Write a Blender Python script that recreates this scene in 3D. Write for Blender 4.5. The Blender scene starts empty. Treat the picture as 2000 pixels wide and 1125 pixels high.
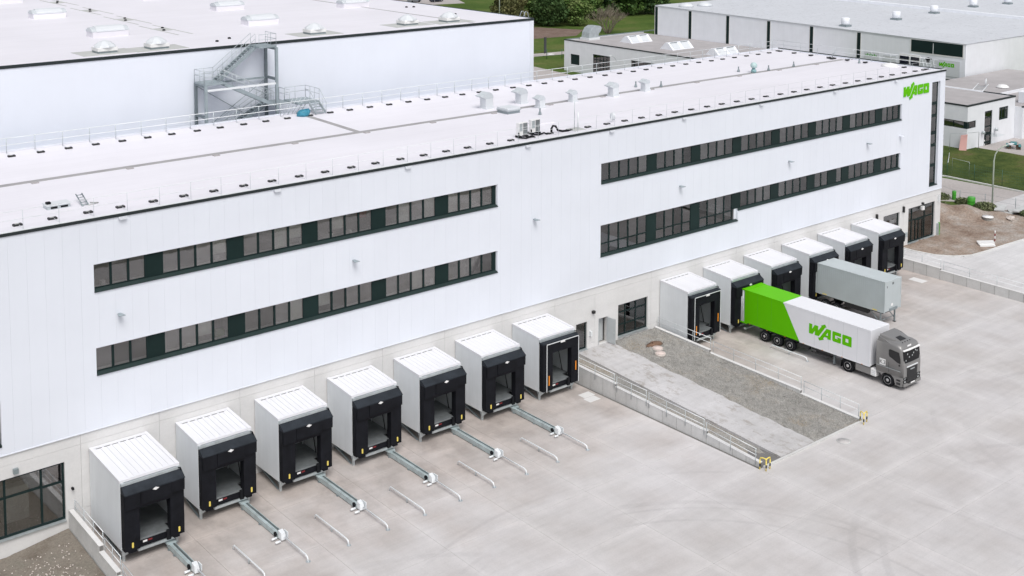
import bpy, bmesh, math, random
from mathutils import Vector, Matrix
from mathutils.geometry import tessellate_polygon
random.seed(7)
R = math.radians
scene = bpy.context.scene
COL = scene.collection

# ------------------------------------------------------------------ camera
cam_d = bpy.data.cameras.new('camera')
cam = bpy.data.objects.new('camera', cam_d)
COL.objects.link(cam)
scene.camera = cam
cam.location = (-11.9366, -68.9488, 38.6595)
cam_d.sensor_width = 36.0
cam_d.lens = 36.0 * 2362.324 / 2000.0
cam_d.shift_x = (1000.0 - 933.949) / 2000.0
cam_d.shift_y = -(562.5 + 6.36) / 2000.0
cam.rotation_euler = (math.pi / 2 - 0.0919, 0.0, -0.6734)
cam_d.clip_start = 0.5
cam_d.clip_end = 3000.0

# ------------------------------------------------------------------ light
SUN_EL, SUN_AZ = R(56), R(203)          # azimuth measured clockwise from +Y
world = bpy.data.worlds.new('World')
scene.world = world
world.use_nodes = True
wn = world.node_tree
wn.nodes.clear()
sky = wn.nodes.new('ShaderNodeTexSky')
sky.sky_type = 'NISHITA'
sky.sun_disc = False
sky.sun_elevation = SUN_EL
sky.sun_rotation = SUN_AZ
sky.dust_density = 4.0
sky.ozone_density = 1.0
hs = wn.nodes.new('ShaderNodeHueSaturation')
hs.inputs['Saturation'].default_value = 0.30
bg = wn.nodes.new('ShaderNodeBackground')
bg.inputs['Strength'].default_value = 0.15
wo = wn.nodes.new('ShaderNodeOutputWorld')
wn.links.new(sky.outputs['Color'], hs.inputs['Color'])
wn.links.new(hs.outputs['Color'], bg.inputs['Color'])
wn.links.new(bg.outputs['Background'], wo.inputs['Surface'])
sun_d = bpy.data.lights.new('sun', 'SUN')
sun_d.energy = 1.5
sun_d.angle = R(28)
sun_d.color = (1.0, 0.975, 0.94)
sun = bpy.data.objects.new('sun', sun_d)
COL.objects.link(sun)
sv = Vector((math.sin(SUN_AZ) * math.cos(SUN_EL), math.cos(SUN_AZ) * math.cos(SUN_EL), math.sin(SUN_EL)))
sun.rotation_euler = sv.to_track_quat('Z', 'Y').to_euler()
sun.location = (0, -60, 120)
vs = scene.view_settings
vs.view_transform = 'Standard'
vs.look = 'None'
vs.exposure = -0.08
vs.gamma = 1.0
vs.use_curve_mapping = False
scene.cycles.max_bounces = 8
scene.cycles.transparent_max_bounces = 12

# ------------------------------------------------------------------ materials
def _base(name):
    m = bpy.data.materials.new(name)
    m.use_nodes = True
    nt = m.node_tree
    return m, nt, nt.nodes['Principled BSDF']

def N(nt, t, **kw):
    n = nt.nodes.new(t)
    for k, v in kw.items():
        setattr(n, k, v)
    return n

def pos(nt, scale=(1, 1, 1)):
    g = N(nt, 'ShaderNodeNewGeometry')
    mp = N(nt, 'ShaderNodeMapping')
    mp.inputs['Scale'].default_value = scale
    nt.links.new(g.outputs['Position'], mp.inputs['Vector'])
    return mp.outputs['Vector']

def noise(nt, vec, scale, detail=4, rough=0.55):
    n = N(nt, 'ShaderNodeTexNoise')
    n.inputs['Scale'].default_value = scale
    n.inputs['Detail'].default_value = detail
    n.inputs['Roughness'].default_value = rough
    nt.links.new(vec, n.inputs['Vector'])
    return n.outputs['Fac']

def ramp(nt, fac, stops):
    r = N(nt, 'ShaderNodeValToRGB')
    e = r.color_ramp.elements
    while len(e) < len(stops):
        e.new(0.5)
    for i, (p, c) in enumerate(stops):
        e[i].position = p
        e[i].color = (c, c, c, 1) if isinstance(c, (int, float)) else (c[0], c[1], c[2], 1)
    nt.links.new(fac, r.inputs['Fac'])
    return r.outputs['Color']

def mixc(nt, mode, fac, a, b):
    m = N(nt, 'ShaderNodeMix', data_type='RGBA', blend_type=mode)
    for s, v in ((0, fac), (6, a), (7, b)):
        if hasattr(v, 'is_output'):
            nt.links.new(v, m.inputs[s])
        elif s == 0:
            m.inputs[0].default_value = v
        else:
            m.inputs[s].default_value = (v[0], v[1], v[2], 1)
    return m.outputs[2]

def math_n(nt, op, a, b=None, c=None):
    m = N(nt, 'ShaderNodeMath', operation=op)
    for i, v in enumerate((a, b, c)):
        if v is None:
            continue
        if hasattr(v, 'is_output'):
            nt.links.new(v, m.inputs[i])
        else:
            m.inputs[i].default_value = v
    return m.outputs[0]

def bump(nt, bsdf, h, strength=0.3, dist=0.02):
    b = N(nt, 'ShaderNodeBump')
    b.inputs['Strength'].default_value = strength
    b.inputs['Distance'].default_value = dist
    nt.links.new(h, b.inputs['Height'])
    nt.links.new(b.outputs['Normal'], bsdf.inputs['Normal'])

def mat(name, col, rough=0.6, metal=0.0, var=0.08, scale=0.6, fine=0.0, spec=0.5, streak=0.0, bmp=0.0, rnd=0.0, coat=0.0):
    """plain surface with large soft variation, fine grain and run-off streaks"""
    m, nt, b = _base(name)
    b.inputs['Roughness'].default_value = rough
    b.inputs['Metallic'].default_value = metal
    b.inputs['Specular IOR Level'].default_value = spec
    b.inputs['Coat Weight'].default_value = coat
    p = pos(nt)
    f = noise(nt, p, scale, 5)
    c = mixc(nt, 'MULTIPLY', 1.0, col, ramp(nt, f, [(0.3, 1 - var), (0.7, 1 + var * 0.3)]))
    if streak:
        fs = noise(nt, pos(nt, (2.2, 2.2, 0.12)), 1.0, 5, 0.7)
        c = mixc(nt, 'MULTIPLY', streak, c, ramp(nt, fs, [(0.35, 0.72), (0.6, 1.0)]))
    if fine:
        ff = noise(nt, p, 14.0, 3, 0.7)
        c = mixc(nt, 'MULTIPLY', fine, c, ramp(nt, ff, [(0.3, 0.6), (0.7, 1.1)]))
    if rnd:
        oi = N(nt, 'ShaderNodeObjectInfo')
        c = mixc(nt, 'MULTIPLY', 1.0, c, ramp(nt, oi.outputs['Random'], [(0.0, 1 - rnd), (1.0, 1.0)]))
    nt.links.new(c, b.inputs['Base Color'])
    if bmp:
        bump(nt, b, noise(nt, p, 30.0, 4, 0.7), bmp, 0.01)
    return m

M = {}
M['cladding'] = mat('white_cladding', (0.775, 0.81, 0.885), 0.45, var=0.03, scale=0.25, rnd=0.010, streak=0.03, spec=0.3)
M['cladding_back'] = mat('cladding_joint', (0.50, 0.53, 0.58), 0.6, var=0.03)
M['reveal'] = mat('white_reveal', (0.74, 0.77, 0.83), 0.5, var=0.03)
M['edge'] = mat('dark_edging', (0.030, 0.038, 0.040), 0.45, spec=0.15, var=0.1)
M['frame'] = mat('dark_green_frame', (0.012, 0.026, 0.026), 0.45, spec=0.15, var=0.12)
M['spandrel'] = mat('dark_green_panel', (0.013, 0.030, 0.029), 0.35, spec=0.15, var=0.15, rnd=0.2)
M['sill'] = mat('dark_sill', (0.028, 0.045, 0.044), 0.4, spec=0.15, var=0.12)
M['interior'] = mat('interior_grey', (0.52, 0.50, 0.48), 0.8, var=0.3, scale=0.8)
M['interior_floor'] = mat('interior_floor', (0.45, 0.44, 0.42), 0.6, var=0.2)
M['blind'] = mat('pale_blind', (0.80, 0.83, 0.80), 0.8, var=0.1, scale=3)
M['red_box'] = mat('red_box', (0.45, 0.05, 0.05), 0.5)
M['green_box'] = mat('green_box', (0.16, 0.32, 0.05), 0.5)
M['galv'] = mat('galvanised_steel', (0.55, 0.60, 0.62), 0.42, 0.55, var=0.18, scale=2.0)
M['galv_white'] = mat('pale_galvanised_rail', (0.80, 0.83, 0.85), 0.45, 0.2, var=0.06, scale=2.0)
M['galv_dark'] = mat('dark_grey_steel', (0.30, 0.35, 0.37), 0.45, 0.5, var=0.15, scale=2.0)  # darker grey steel for frames, legs and small fittings
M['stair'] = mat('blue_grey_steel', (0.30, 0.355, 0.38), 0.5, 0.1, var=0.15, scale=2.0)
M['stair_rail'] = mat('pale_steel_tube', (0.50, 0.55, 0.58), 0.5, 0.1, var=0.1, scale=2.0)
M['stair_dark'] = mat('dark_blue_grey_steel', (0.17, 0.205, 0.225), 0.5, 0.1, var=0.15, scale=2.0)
M['track'] = mat('greenish_galvanised_track', (0.50, 0.585, 0.60), 0.42, 0.25, var=0.25, scale=2.0)
M['amber'] = mat('amber_marker', (0.7, 0.25, 0.03), 0.4)
M['rubber'] = mat('black_rubber', (0.012, 0.013, 0.016), 0.75, spec=0.15, var=0.2, scale=3)
M['curtain'] = mat('black_curtain', (0.0105, 0.0115, 0.016), 0.62, spec=0.15, var=0.35, scale=1.6, fine=0.5, streak=0.5)
M['hood'] = mat('charcoal_hood_fabric', (0.030, 0.036, 0.045), 0.6, spec=0.15, var=0.3, scale=1.5, fine=0.4)
M['dock_white'] = mat('dock_white_panel', (0.745, 0.775, 0.80), 0.5, var=0.05, scale=0.7, streak=0.16)
M['dock_roof'] = mat('dock_white_roof', (0.74, 0.745, 0.78), 0.55, var=0.03, rnd=0.03, spec=0.2)
M['dock_in'] = mat('dock_inner_panel', (0.50, 0.53, 0.54), 0.6, var=0.1)
M['leveller'] = mat('leveller_plate', (0.22, 0.24, 0.25), 0.5, 0.3, var=0.25, scale=2.0)
M['slot'] = mat('dark_slot', (0.06, 0.065, 0.07), 0.8)
M['yellow'] = mat('yellow_marker', (0.83, 0.66, 0.14), 0.5, var=0.1, scale=4)
M['orange'] = mat('orange_light_strip', (0.85, 0.28, 0.02), 0.4)
M['white_paint'] = mat('white_paint', (0.82, 0.82, 0.82), 0.45, var=0.05)
M['red_mark'] = mat('red_mark', (0.22, 0.02, 0.025), 0.5)
M['green_paint'] = mat('bright_green_vinyl', (0.115, 0.50, 0.0), 0.5, var=0.04, spec=0.12)
M['trailer_white'] = mat('trailer_white', (0.755, 0.765, 0.80), 0.45, var=0.03, spec=0.3)
M['container'] = mat('grey_green_container', (0.475, 0.525, 0.54), 0.5, var=0.06, scale=0.8, streak=0.06)
M['cab'] = mat('metallic_grey_cab', (0.225, 0.222, 0.220), 0.36, 0.2, var=0.05, coat=0.5)
M['cab_dark'] = mat('dark_plastic', (0.02, 0.02, 0.022), 0.5, var=0.15)
M['chrome'] = mat('alloy_rim', (0.62, 0.62, 0.63), 0.3, 0.8, var=0.1)
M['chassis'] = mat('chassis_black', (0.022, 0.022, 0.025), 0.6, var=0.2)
M['soil'] = None
M['teal'] = mat('teal_plastic', (0.02, 0.20, 0.20), 0.5)
M['blue'] = mat('blue_tarpaulin', (0.05, 0.28, 0.40), 0.5, var=0.3, scale=5)
M['skin_tone'] = mat('pink_rag', (0.70, 0.45, 0.40), 0.7)
M['barrel_green'] = mat('green_barrel', (0.06, 0.36, 0.03), 0.45, var=0.08)
M['render_white'] = mat('white_render', (0.80, 0.82, 0.86), 0.7, var=0.05, streak=0.08)
M['metal_wall'] = mat('pale_metal_wall', (0.86, 0.885, 0.935), 0.5, var=0.04, streak=0.10)
M['gravel_roof'] = mat('gravel_roof', (0.43, 0.41, 0.415), 0.9, var=0.12, scale=0.5, fine=0.35)
M['pad'] = mat('grey_mat', (0.50, 0.51, 0.50), 0.85, var=0.1)
M['dome'] = mat('milky_dome', (0.66, 0.69, 0.72), 0.35, var=0.03)
M['acrylic'] = mat('pale_acrylic', (0.56, 0.60, 0.63), 0.35, var=0.05)
M['lid'] = mat('pinkish_lid', (0.66, 0.56, 0.52), 0.8, var=0.15, scale=4)
M['rust_soil'] = mat('reddish_soil', (0.20, 0.12, 0.08), 0.95, var=0.3, scale=1.5, fine=0.4)
M['debris'] = mat('pale_debris', (0.55, 0.56, 0.56), 0.8, var=0.2, scale=2)
M['pebble'] = mat('white_pebble', (0.62, 0.56, 0.52), 0.8, var=0.1)
M['stone'] = mat('grey_stone', (0.36, 0.35, 0.33), 0.9, var=0.25, scale=3)
M['bark'] = mat('bark', (0.10, 0.075, 0.055), 0.9, var=0.3, scale=3)
M['twig'] = mat('bare_twig', (0.20, 0.17, 0.13), 0.9, var=0.3, scale=0.6)
M['car_blue'] = mat('dark_blue_car', (0.008, 0.012, 0.03), 0.25, 0.2, coat=0.6)
M['lamp_green'] = mat('pale_green_post', (0.46, 0.52, 0.44), 0.5, var=0.1)
M['fence_green'] = mat('green_fence', (0.03, 0.10, 0.07), 0.5)
M['picnic'] = mat('teal_table', (0.03, 0.20, 0.21), 0.5, var=0.1)
M['salmon'] = mat('salmon_sheet', (0.62, 0.36, 0.33), 0.7)

def concrete(name, col, damp, joints=0.0, tracks=False, dirt=False, calm=1.0):
    m, nt, b = _base(name)
    b.inputs['Roughness'].default_value = 0.8
    p = pos(nt)
    big = noise(nt, p, 0.07, 5, 0.6)
    mid = noise(nt, p, 0.45, 6, 0.65)
    brush = noise(nt, pos(nt, (0.10, 1.7, 1)), 1.0, 5, 0.7)
    brush2 = noise(nt, pos(nt, (1.3, 0.12, 1)), 1.0, 5, 0.7)
    fine = noise(nt, p, 9.0, 4, 0.7)
    c = mixc(nt, 'MIX', ramp(nt, big, [(0.38, 0.0), (0.62, 1.0)]), col, damp)
    c = mixc(nt, 'MULTIPLY', 0.75 * calm, c, ramp(nt, mid, [(0.30, 0.885), (0.62, 1.03)]))
    c = mixc(nt, 'MULTIPLY', 0.6 * calm, c, ramp(nt, brush, [(0.34, 0.86), (0.58, 1.03)]))
    c = mixc(nt, 'MULTIPLY', 0.45 * calm, c, ramp(nt, brush2, [(0.36, 0.90), (0.58, 1.02)]))
    c = mixc(nt, 'MULTIPLY', 0.55 * calm, c, ramp(nt, fine, [(0.3, 0.82), (0.7, 1.08)]))
    if dirt:
        q = noise(nt, pos(nt, (1.0, 0.55, 1)), 1.9, 6, 0.75)
        area = noise(nt, p, 0.22, 3, 0.5)
        dm_ = math_n(nt, 'MULTIPLY', ramp(nt, q, [(0.52, 0.0), (0.60, 1.0)]), ramp(nt, area, [(0.36, 0.1), (0.52, 1.0)]))
        c = mixc(nt, 'MIX', math_n(nt, 'MULTIPLY', dm_, 0.62), c, (0.29, 0.26, 0.23))
    if joints:
        oi = N(nt, 'ShaderNodeObjectInfo')
        c = mixc(nt, 'MULTIPLY', 1.0, c, ramp(nt, oi.outputs['Random'], [(0.0, 1 - joints), (1.0, 1.0)]))
    if tracks:
        # brownish run-off stains near the docks and dark tyre arcs left by turning trucks
        sep = N(nt, 'ShaderNodeSeparateXYZ')
        nt.links.new(p, sep.inputs[0])
        k = math_n(nt, 'MULTIPLY_ADD', sep.outputs['Y'], 1 / 15.0, 1.15)
        k = math_n(nt, 'MULTIPLY_ADD', noise(nt, p, 0.16, 5, 0.65), 1.5, math_n(nt, 'SUBTRACT', k, 0.85))
        c = mixc(nt, 'MULTIPLY', ramp(nt, k, [(0.05, 0.0), (0.85, 1.0)]), c, (0.885, 0.82, 0.77))
        patch = noise(nt, pos(nt, (0.5, 0.35, 1)), 1.0, 4, 0.6)
        c = mixc(nt, 'MULTIPLY', math_n(nt, 'MULTIPLY', ramp(nt, k, [(0.2, 0.0), (0.8, 1.0)]), 0.8), c, ramp(nt, patch, [(0.42, 0.77), (0.56, 1.0)]))
        # pale worn rims along the slab joints, darker stained middles
        tc = N(nt, 'ShaderNodeTexCoord')
        sg_ = N(nt, 'ShaderNodeSeparateXYZ')
        nt.links.new(tc.outputs['Generated'], sg_.inputs[0])
        ex_ = math_n(nt, 'MULTIPLY', math_n(nt, 'PINGPONG', sg_.outputs['X'], 0.5), 5.5)
        ey_ = math_n(nt, 'MULTIPLY', math_n(nt, 'PINGPONG', sg_.outputs['Y'], 0.5), 5.2)
        ed_ = math_n(nt, 'MINIMUM', ex_, ey_)
        wob = math_n(nt, 'MULTIPLY_ADD', noise(nt, p, 0.7, 4, 0.6), 1.6, -0.55)
        rim = ramp(nt, math_n(nt, 'ADD', ed_, wob), [(0.05, 1.0), (0.75, 0.0)])
        c = mixc(nt, 'MULTIPLY', math_n(nt, 'MULTIPLY', rim, 0.8), c, (1.085, 1.08, 1.08))
        inner = ramp(nt, math_n(nt, 'ADD', math_n(nt, 'MULTIPLY', ed_, 0.4), math_n(nt, 'MULTIPLY', wob, 0.5)), [(0.1, 0.0), (0.7, 1.0)])
        spot = ramp(nt, noise(nt, p, 0.22, 5, 0.6), [(0.42, 1.0), (0.62, 0.0)])
        c = mixc(nt, 'MULTIPLY', math_n(nt, 'MULTIPLY', inner, spot), c, (0.90, 0.885, 0.875))
        acc = None
        for (cx, cy, rr, w) in ((34, -33, 14.0, 0.16), (34.4, -33, 15.2, 0.14), (34.2, -33.2, 16.1, 0.14), (33.5, -33.6, 17.0, 0.18), (35, -35, 21.0, 0.18), (76, -36, 13.5, 0.3), (76, -36, 15.6, 0.28), (58, -44, 16, 0.3), (58, -44.3, 18, 0.3), (20, -28, 15, 0.3)):
            d = N(nt, 'ShaderNodeVectorMath', operation='DISTANCE')
            fl = N(nt, 'ShaderNodeCombineXYZ')
            nt.links.new(sep.outputs['X'], fl.inputs[0])
            nt.links.new(sep.outputs['Y'], fl.inputs[1])
            nt.links.new(fl.outputs[0], d.inputs[0])
            d.inputs[1].default_value = (cx, cy, 0)
            a = math_n(nt, 'ABSOLUTE', math_n(nt, 'SUBTRACT', d.outputs['Value'], rr))
            a = math_n(nt, 'SUBTRACT', 1.0, math_n(nt, 'DIVIDE', a, w))
            a = math_n(nt, 'MAXIMUM', a, 0.0)
            acc = a if acc is None else math_n(nt, 'MAXIMUM', acc, a)
        msk = ramp(nt, noise(nt, p, 0.12, 3), [(0.45, 0.0), (0.62, 1.0)])
        acc = math_n(nt, 'MULTIPLY', math_n(nt, 'MINIMUM', math_n(nt, 'MULTIPLY', acc, 2.0), 1.0), math_n(nt, 'MULTIPLY', msk, 0.22))
        c = mixc(nt, 'MULTIPLY', acc, c, (0.62, 0.62, 0.63))
    nt.links.new(c, b.inputs['Base Color'])
    bump(nt, b, fine, 0.15, 0.01)
    return m

M['yard'] = concrete('yard_concrete', (0.60, 0.583, 0.588), (0.565, 0.545, 0.54), 0.045, True, calm=0.7)
M['joint'] = mat('joint_dark', (0.19, 0.185, 0.18), 0.9, spec=0.1)
M['ramp'] = concrete('ramp_concrete', (0.63, 0.625, 0.635), (0.56, 0.55, 0.555), 0.0)
M['wall_conc'] = concrete('retaining_concrete', (0.71, 0.71, 0.705), (0.64, 0.64, 0.63), 0.10, calm=0.8)
M['base_conc'] = concrete('pale_precast_concrete', (0.725, 0.722, 0.722), (0.695, 0.69, 0.686), 0.025, calm=0.45)
M['path'] = concrete('rough_path_concrete', (0.57, 0.56, 0.57), (0.50, 0.49, 0.49), 0.0, dirt=True)

def groundmat(name, cols, scale, fine_scale, fine_amt, bmp=0.6, patch=None):
    m, nt, b = _base(name)
    b.inputs['Roughness'].default_value = 0.95
    b.inputs['Specular IOR Level'].default_value = 0.05
    p = pos(nt)
    f = noise(nt, p, scale, 8, 0.65)
    n = len(cols)
    c = ramp(nt, f, [(0.30 + 0.40 * i / max(1, n - 1), cc) for i, cc in enumerate(cols)])
    ff = noise(nt, p, fine_scale, 5, 0.75)
    c = mixc(nt, 'MULTIPLY', fine_amt, c, ramp(nt, ff, [(0.3, 0.45), (0.7, 1.3)]))
    if patch:
        c = mixc(nt, 'MIX', ramp(nt, noise(nt, p, patch[1], 6, 0.7), [(patch[2], 0.0), (patch[2] + 0.06, patch[3])]), c, patch[0])
    nt.links.new(c, b.inputs['Base Color'])
    bump(nt, b, ff, bmp, 0.05)
    return m

M['grass'] = groundmat('grass', [(0.034, 0.052, 0.018), (0.058, 0.086, 0.026), (0.092, 0.118, 0.036), (0.125, 0.112, 0.055)], 0.24, 4.0, 0.7)
M['meadow'] = groundmat('meadow', [(0.05, 0.092, 0.02), (0.085, 0.132, 0.032), (0.155, 0.16, 0.06)], 0.06, 1.6, 0.5)
M['field'] = groundmat('brown_field', [(0.15, 0.14, 0.125), (0.36, 0.345, 0.33), (0.19, 0.19, 0.165), (0.55, 0.54, 0.53)], 0.075, 0.9, 0.6)
M['soil'] = groundmat('bare_soil', [(0.22, 0.155, 0.12), (0.33, 0.265, 0.22), (0.42, 0.385, 0.355)], 0.42, 5.0, 0.75, 0.9)
M['gravel'] = groundmat('grey_gravel', [(0.27, 0.265, 0.25), (0.37, 0.36, 0.34), (0.33, 0.285, 0.225)], 0.35, 11.0, 0.95, 0.9)
M['mulch'] = groundmat('mulch', [(0.17, 0.12, 0.10), (0.25, 0.19, 0.16)], 0.5, 3.0, 0.6)
M['road'] = groundmat('worn_road', [(0.40, 0.37, 0.36), (0.47, 0.44, 0.43)], 0.15, 4.0, 0.3, 0.2)

def roofmat(name, col, patches):
    m, nt, b = _base(name)
    b.inputs['Roughness'].default_value = 0.55
    p = pos(nt)
    f = noise(nt, pos(nt, (0.05, 0.5, 1)), 1.0, 5, 0.6)
    c = mixc(nt, 'MULTIPLY', 0.6, col, ramp(nt, f, [(0.3, 0.93), (0.65, 1.0)]))
    sep = N(nt, 'ShaderNodeSeparateXYZ')
    nt.links.new(p, sep.inputs[0])
    # welded membrane seams, one every 1.4 m
    w = math_n(nt, 'PINGPONG', sep.outputs['Y'], 0.7)
    s = ramp(nt, w, [(0.0, 0.93), (0.05, 1.0)])
    c = mixc(nt, 'MULTIPLY', 0.8, c, s)
    if patches:
        q = noise(nt, p, 1.1, 4, 0.8)
        c = mixc(nt, 'MULTIPLY', patches, c, ramp(nt, q, [(0.38, 0.62), (0.44, 1.0)]))
    g = noise(nt, p, 0.12, 6, 0.6)
    c = mixc(nt, 'MULTIPLY', 0.5, c, ramp(nt, g, [(0.35, 0.91), (0.6, 1.0)]))
    nt.links.new(c, b.inputs['Base Color'])
    return m

M['roof'] = roofmat('white_roof_membrane', (0.80, 0.785, 0.84), 0.0)
M['roof_old'] = roofmat('weathered_roof_membrane', (0.62, 0.64, 0.68), 0.55)
M['roof_strip'] = mat('grey_roof_strip', (0.36, 0.355, 0.36), 0.8, var=0.15)

def glassmat(name, tint, refl):
    m, nt, b = _base(name)
    nt.nodes.remove(b)
    out = nt.nodes['Material Output']
    tr = N(nt, 'ShaderNodeBsdfTransparent')
    tr.inputs['Color'].default_value = (*tint, 1)
    gl = N(nt, 'ShaderNodeBsdfGlossy')
    gl.inputs['Roughness'].default_value = 0.015
    gl.inputs['Color'].default_value = (0.86, 0.86, 0.87, 1)
    nb = N(nt, 'ShaderNodeBump')
    nb.inputs['Strength'].default_value = 0.02
    nb.inputs['Distance'].default_value = 0.05
    nt.links.new(noise(nt, pos(nt), 0.9, 2), nb.inputs['Height'])
    nt.links.new(nb.outputs['Normal'], gl.inputs['Normal'])
    fr = N(nt, 'ShaderNodeFresnel')
    fr.inputs['IOR'].default_value = 1.5
    oi = N(nt, 'ShaderNodeObjectInfo')
    vr = math_n(nt, 'MULTIPLY_ADD', oi.outputs['Random'], refl * 0.9, refl * 0.55)
    fac = math_n(nt, 'MINIMUM', math_n(nt, 'ADD', fr.outputs[0], vr), 1.0)
    mx = N(nt, 'ShaderNodeMixShader')
    nt.links.new(fac, mx.inputs[0])
    nt.links.new(tr.outputs[0], mx.inputs[1])
    nt.links.new(gl.outputs[0], mx.inputs[2])
    nt.links.new(mx.outputs[0], out.inputs['Surface'])
    return m

M['glass'] = glassmat('coated_glass', (0.80, 0.80, 0.79), 0.135)
M['glass_dark'] = glassmat('dark_vehicle_glass', (0.10, 0.10, 0.11), 0.04)
M['glass_clear'] = glassmat('clear_glass', (0.90, 0.94, 0.94), 0.05)

def leafmat(name, a, b_, c_):
    m, nt, b = _base(name)
    b.inputs['Roughness'].default_value = 0.7
    b.inputs['Specular IOR Level'].default_value = 0.25
    f = noise(nt, pos(nt), 0.45, 3)
    oi = N(nt, 'ShaderNodeObjectInfo')
    f2 = math_n(nt, 'ADD', f, math_n(nt, 'MULTIPLY_ADD', oi.outputs['Random'], 0.3, -0.15))
    c = ramp(nt, f2, [(0.25, a), (0.5, b_), (0.75, c_)])
    nt.links.new(c, b.inputs['Base Color'])
    return m

M['leaf'] = leafmat('green_leaves', (0.045, 0.095, 0.024), (0.100, 0.180, 0.042), (0.180, 0.235, 0.080))
M['leaf_olive'] = leafmat('olive_leaves', (0.095, 0.105, 0.040), (0.180, 0.180, 0.075), (0.240, 0.215, 0.110))
M['leaf_dark'] = leafmat('dark_leaves', (0.030, 0.064, 0.024), (0.060, 0.115, 0.034), (0.100, 0.155, 0.060))
M['weed'] = leafmat('weed_leaves', (0.08, 0.11, 0.045), (0.15, 0.175, 0.085), (0.22, 0.22, 0.13))

# ------------------------------------------------------------------ mesh helpers
class MB:
    def __init__(s):
        s.v, s.f, s.sm = [], [], []

    def face(s, pts, smooth=False):
        i = len(s.v)
        s.v += [tuple(p) for p in pts]
        s.f.append(tuple(range(i, i + len(pts))))
        s.sm.append(smooth)

    def hexa(s, p):
        """8 corners: bottom ring 0-3 (ccw from above), top ring 4-7"""
        i = len(s.v)
        s.v += [tuple(q) for q in p]
        for f in ((3, 2, 1, 0), (4, 5, 6, 7), (0, 1, 5, 4), (1, 2, 6, 5), (2, 3, 7, 6), (3, 0, 4, 7)):
            s.f.append(tuple(i + k for k in f))
            s.sm.append(False)
        return s

    def box(s, x0, x1, y0, y1, z0, z1):
        return s.hexa([(x0, y0, z0), (x1, y0, z0), (x1, y1, z0), (x0, y1, z0), (x0, y0, z1), (x1, y0, z1), (x1, y1, z1), (x0, y1, z1)])

    def prism(s, prof, ax, a, b, smooth=False):
        """polygon in the two other axes, extruded along axis ax from a to b"""
        def mk(u, v, w):
            return (w, u, v) if ax == 0 else ((u, w, v) if ax == 1 else (u, v, w))
        i = len(s.v)
        n = len(prof)
        s.v += [mk(u, v, a) for u, v in prof] + [mk(u, v, b) for u, v in prof]
        for t in tessellate_polygon([[Vector((u, v, 0)) for u, v in prof]]):
            s.f.append(tuple(i + k for k in t)); s.sm.append(False)
            s.f.append(tuple(i + n + k for k in reversed(t))); s.sm.append(False)
        for k in range(n):
            s.f.append((i + k, i + (k + 1) % n, i + n + (k + 1) % n, i + n + k)); s.sm.append(smooth)
        return s

    def flat(s, loops, fn, t=0.0):
        """2-D polygon with holes, laid out by fn(u, v, w); t > 0 gives it thickness"""
        tris = tessellate_polygon([[Vector((u, v, 0)) for u, v in lp] for lp in loops])
        pts = [p for lp in loops for p in lp]
        i = len(s.v)
        s.v += [fn(u, v, t) for u, v in pts]
        for tr in tris:
            s.f.append(tuple(i + k for k in tr)); s.sm.append(False)
        if t:
            j = len(s.v)
            s.v += [fn(u, v, 0) for u, v in pts]
            o = 0
            for lp in loops:
                n = len(lp)
                for k in range(n):
                    s.f.append((i + o + k, i + o + (k + 1) % n, j + o + (k + 1) % n, j + o + k)); s.sm.append(False)
                o += n
        return s

    def tube(s, pts, r, n=6, cap=True):
        pts = [Vector(p) for p in pts]
        rs = r if isinstance(r, (list, tuple)) else [r] * len(pts)
        base = len(s.v)
        prev = None
        for k, p in enumerate(pts):
            d = (pts[min(k + 1, len(pts) - 1)] - pts[max(k - 1, 0)]).normalized()
            if prev is None:
                u = d.orthogonal().normalized()
            else:
                u = (prev - d * prev.dot(d))
                u = u.normalized() if u.length > 1e-6 else d.orthogonal().normalized()
            prev = u
            w = d.cross(u)
            for a in range(n):
                t = 2 * math.pi * a / n
                s.v.append(tuple(p + (u * math.cos(t) + w * math.sin(t)) * rs[k]))
        for k in range(len(pts) - 1):
            for a in range(n):
                b0, b1 = base + k * n, base + (k + 1) * n
                s.f.append((b0 + a, b0 + (a + 1) % n, b1 + (a + 1) % n, b1 + a)); s.sm.append(n > 4)
        if cap:
            s.f.append(tuple(base + a for a in reversed(range(n)))); s.sm.append(False)
            e = base + (len(pts) - 1) * n
            s.f.append(tuple(e + a for a in range(n))); s.sm.append(False)
        return s

    def lathe(s, prof, c, ax=2, n=20, smooth=True):
        """profile (radius, height) turned about an axis through c"""
        base = len(s.v)
        for r_, h in prof:
            for a in range(n):
                t = 2 * math.pi * a / n
                u, v = r_ * math.cos(t), r_ * math.sin(t)
                q = (u, v, h) if ax == 2 else ((h, u, v) if ax == 0 else (v, h, u))
                s.v.append((c[0] + q[0], c[1] + q[1], c[2] + q[2]))
        for k in range(len(prof) - 1):
            for a in range(n):
                b0, b1 = base + k * n, base + (k + 1) * n
                s.f.append((b0 + a, b0 + (a + 1) % n, b1 + (a + 1) % n, b1 + a)); s.sm.append(smooth)
        for k, rev in ((0, True), (len(prof) - 1, False)):
            if prof[k][0] > 1e-4:
                ids = [base + k * n + a for a in range(n)]
                s.f.append(tuple(reversed(ids) if rev else ids)); s.sm.append(False)
        return s

    def mesh(s, name, off=(0, 0, 0)):
        me = bpy.data.meshes.new(name)
        me.from_pydata([(v[0] - off[0], v[1] - off[1], v[2] - off[2]) for v in s.v], [], s.f)
        me.polygons.foreach_set('use_smooth', s.sm)
        me.update()
        return me

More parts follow.
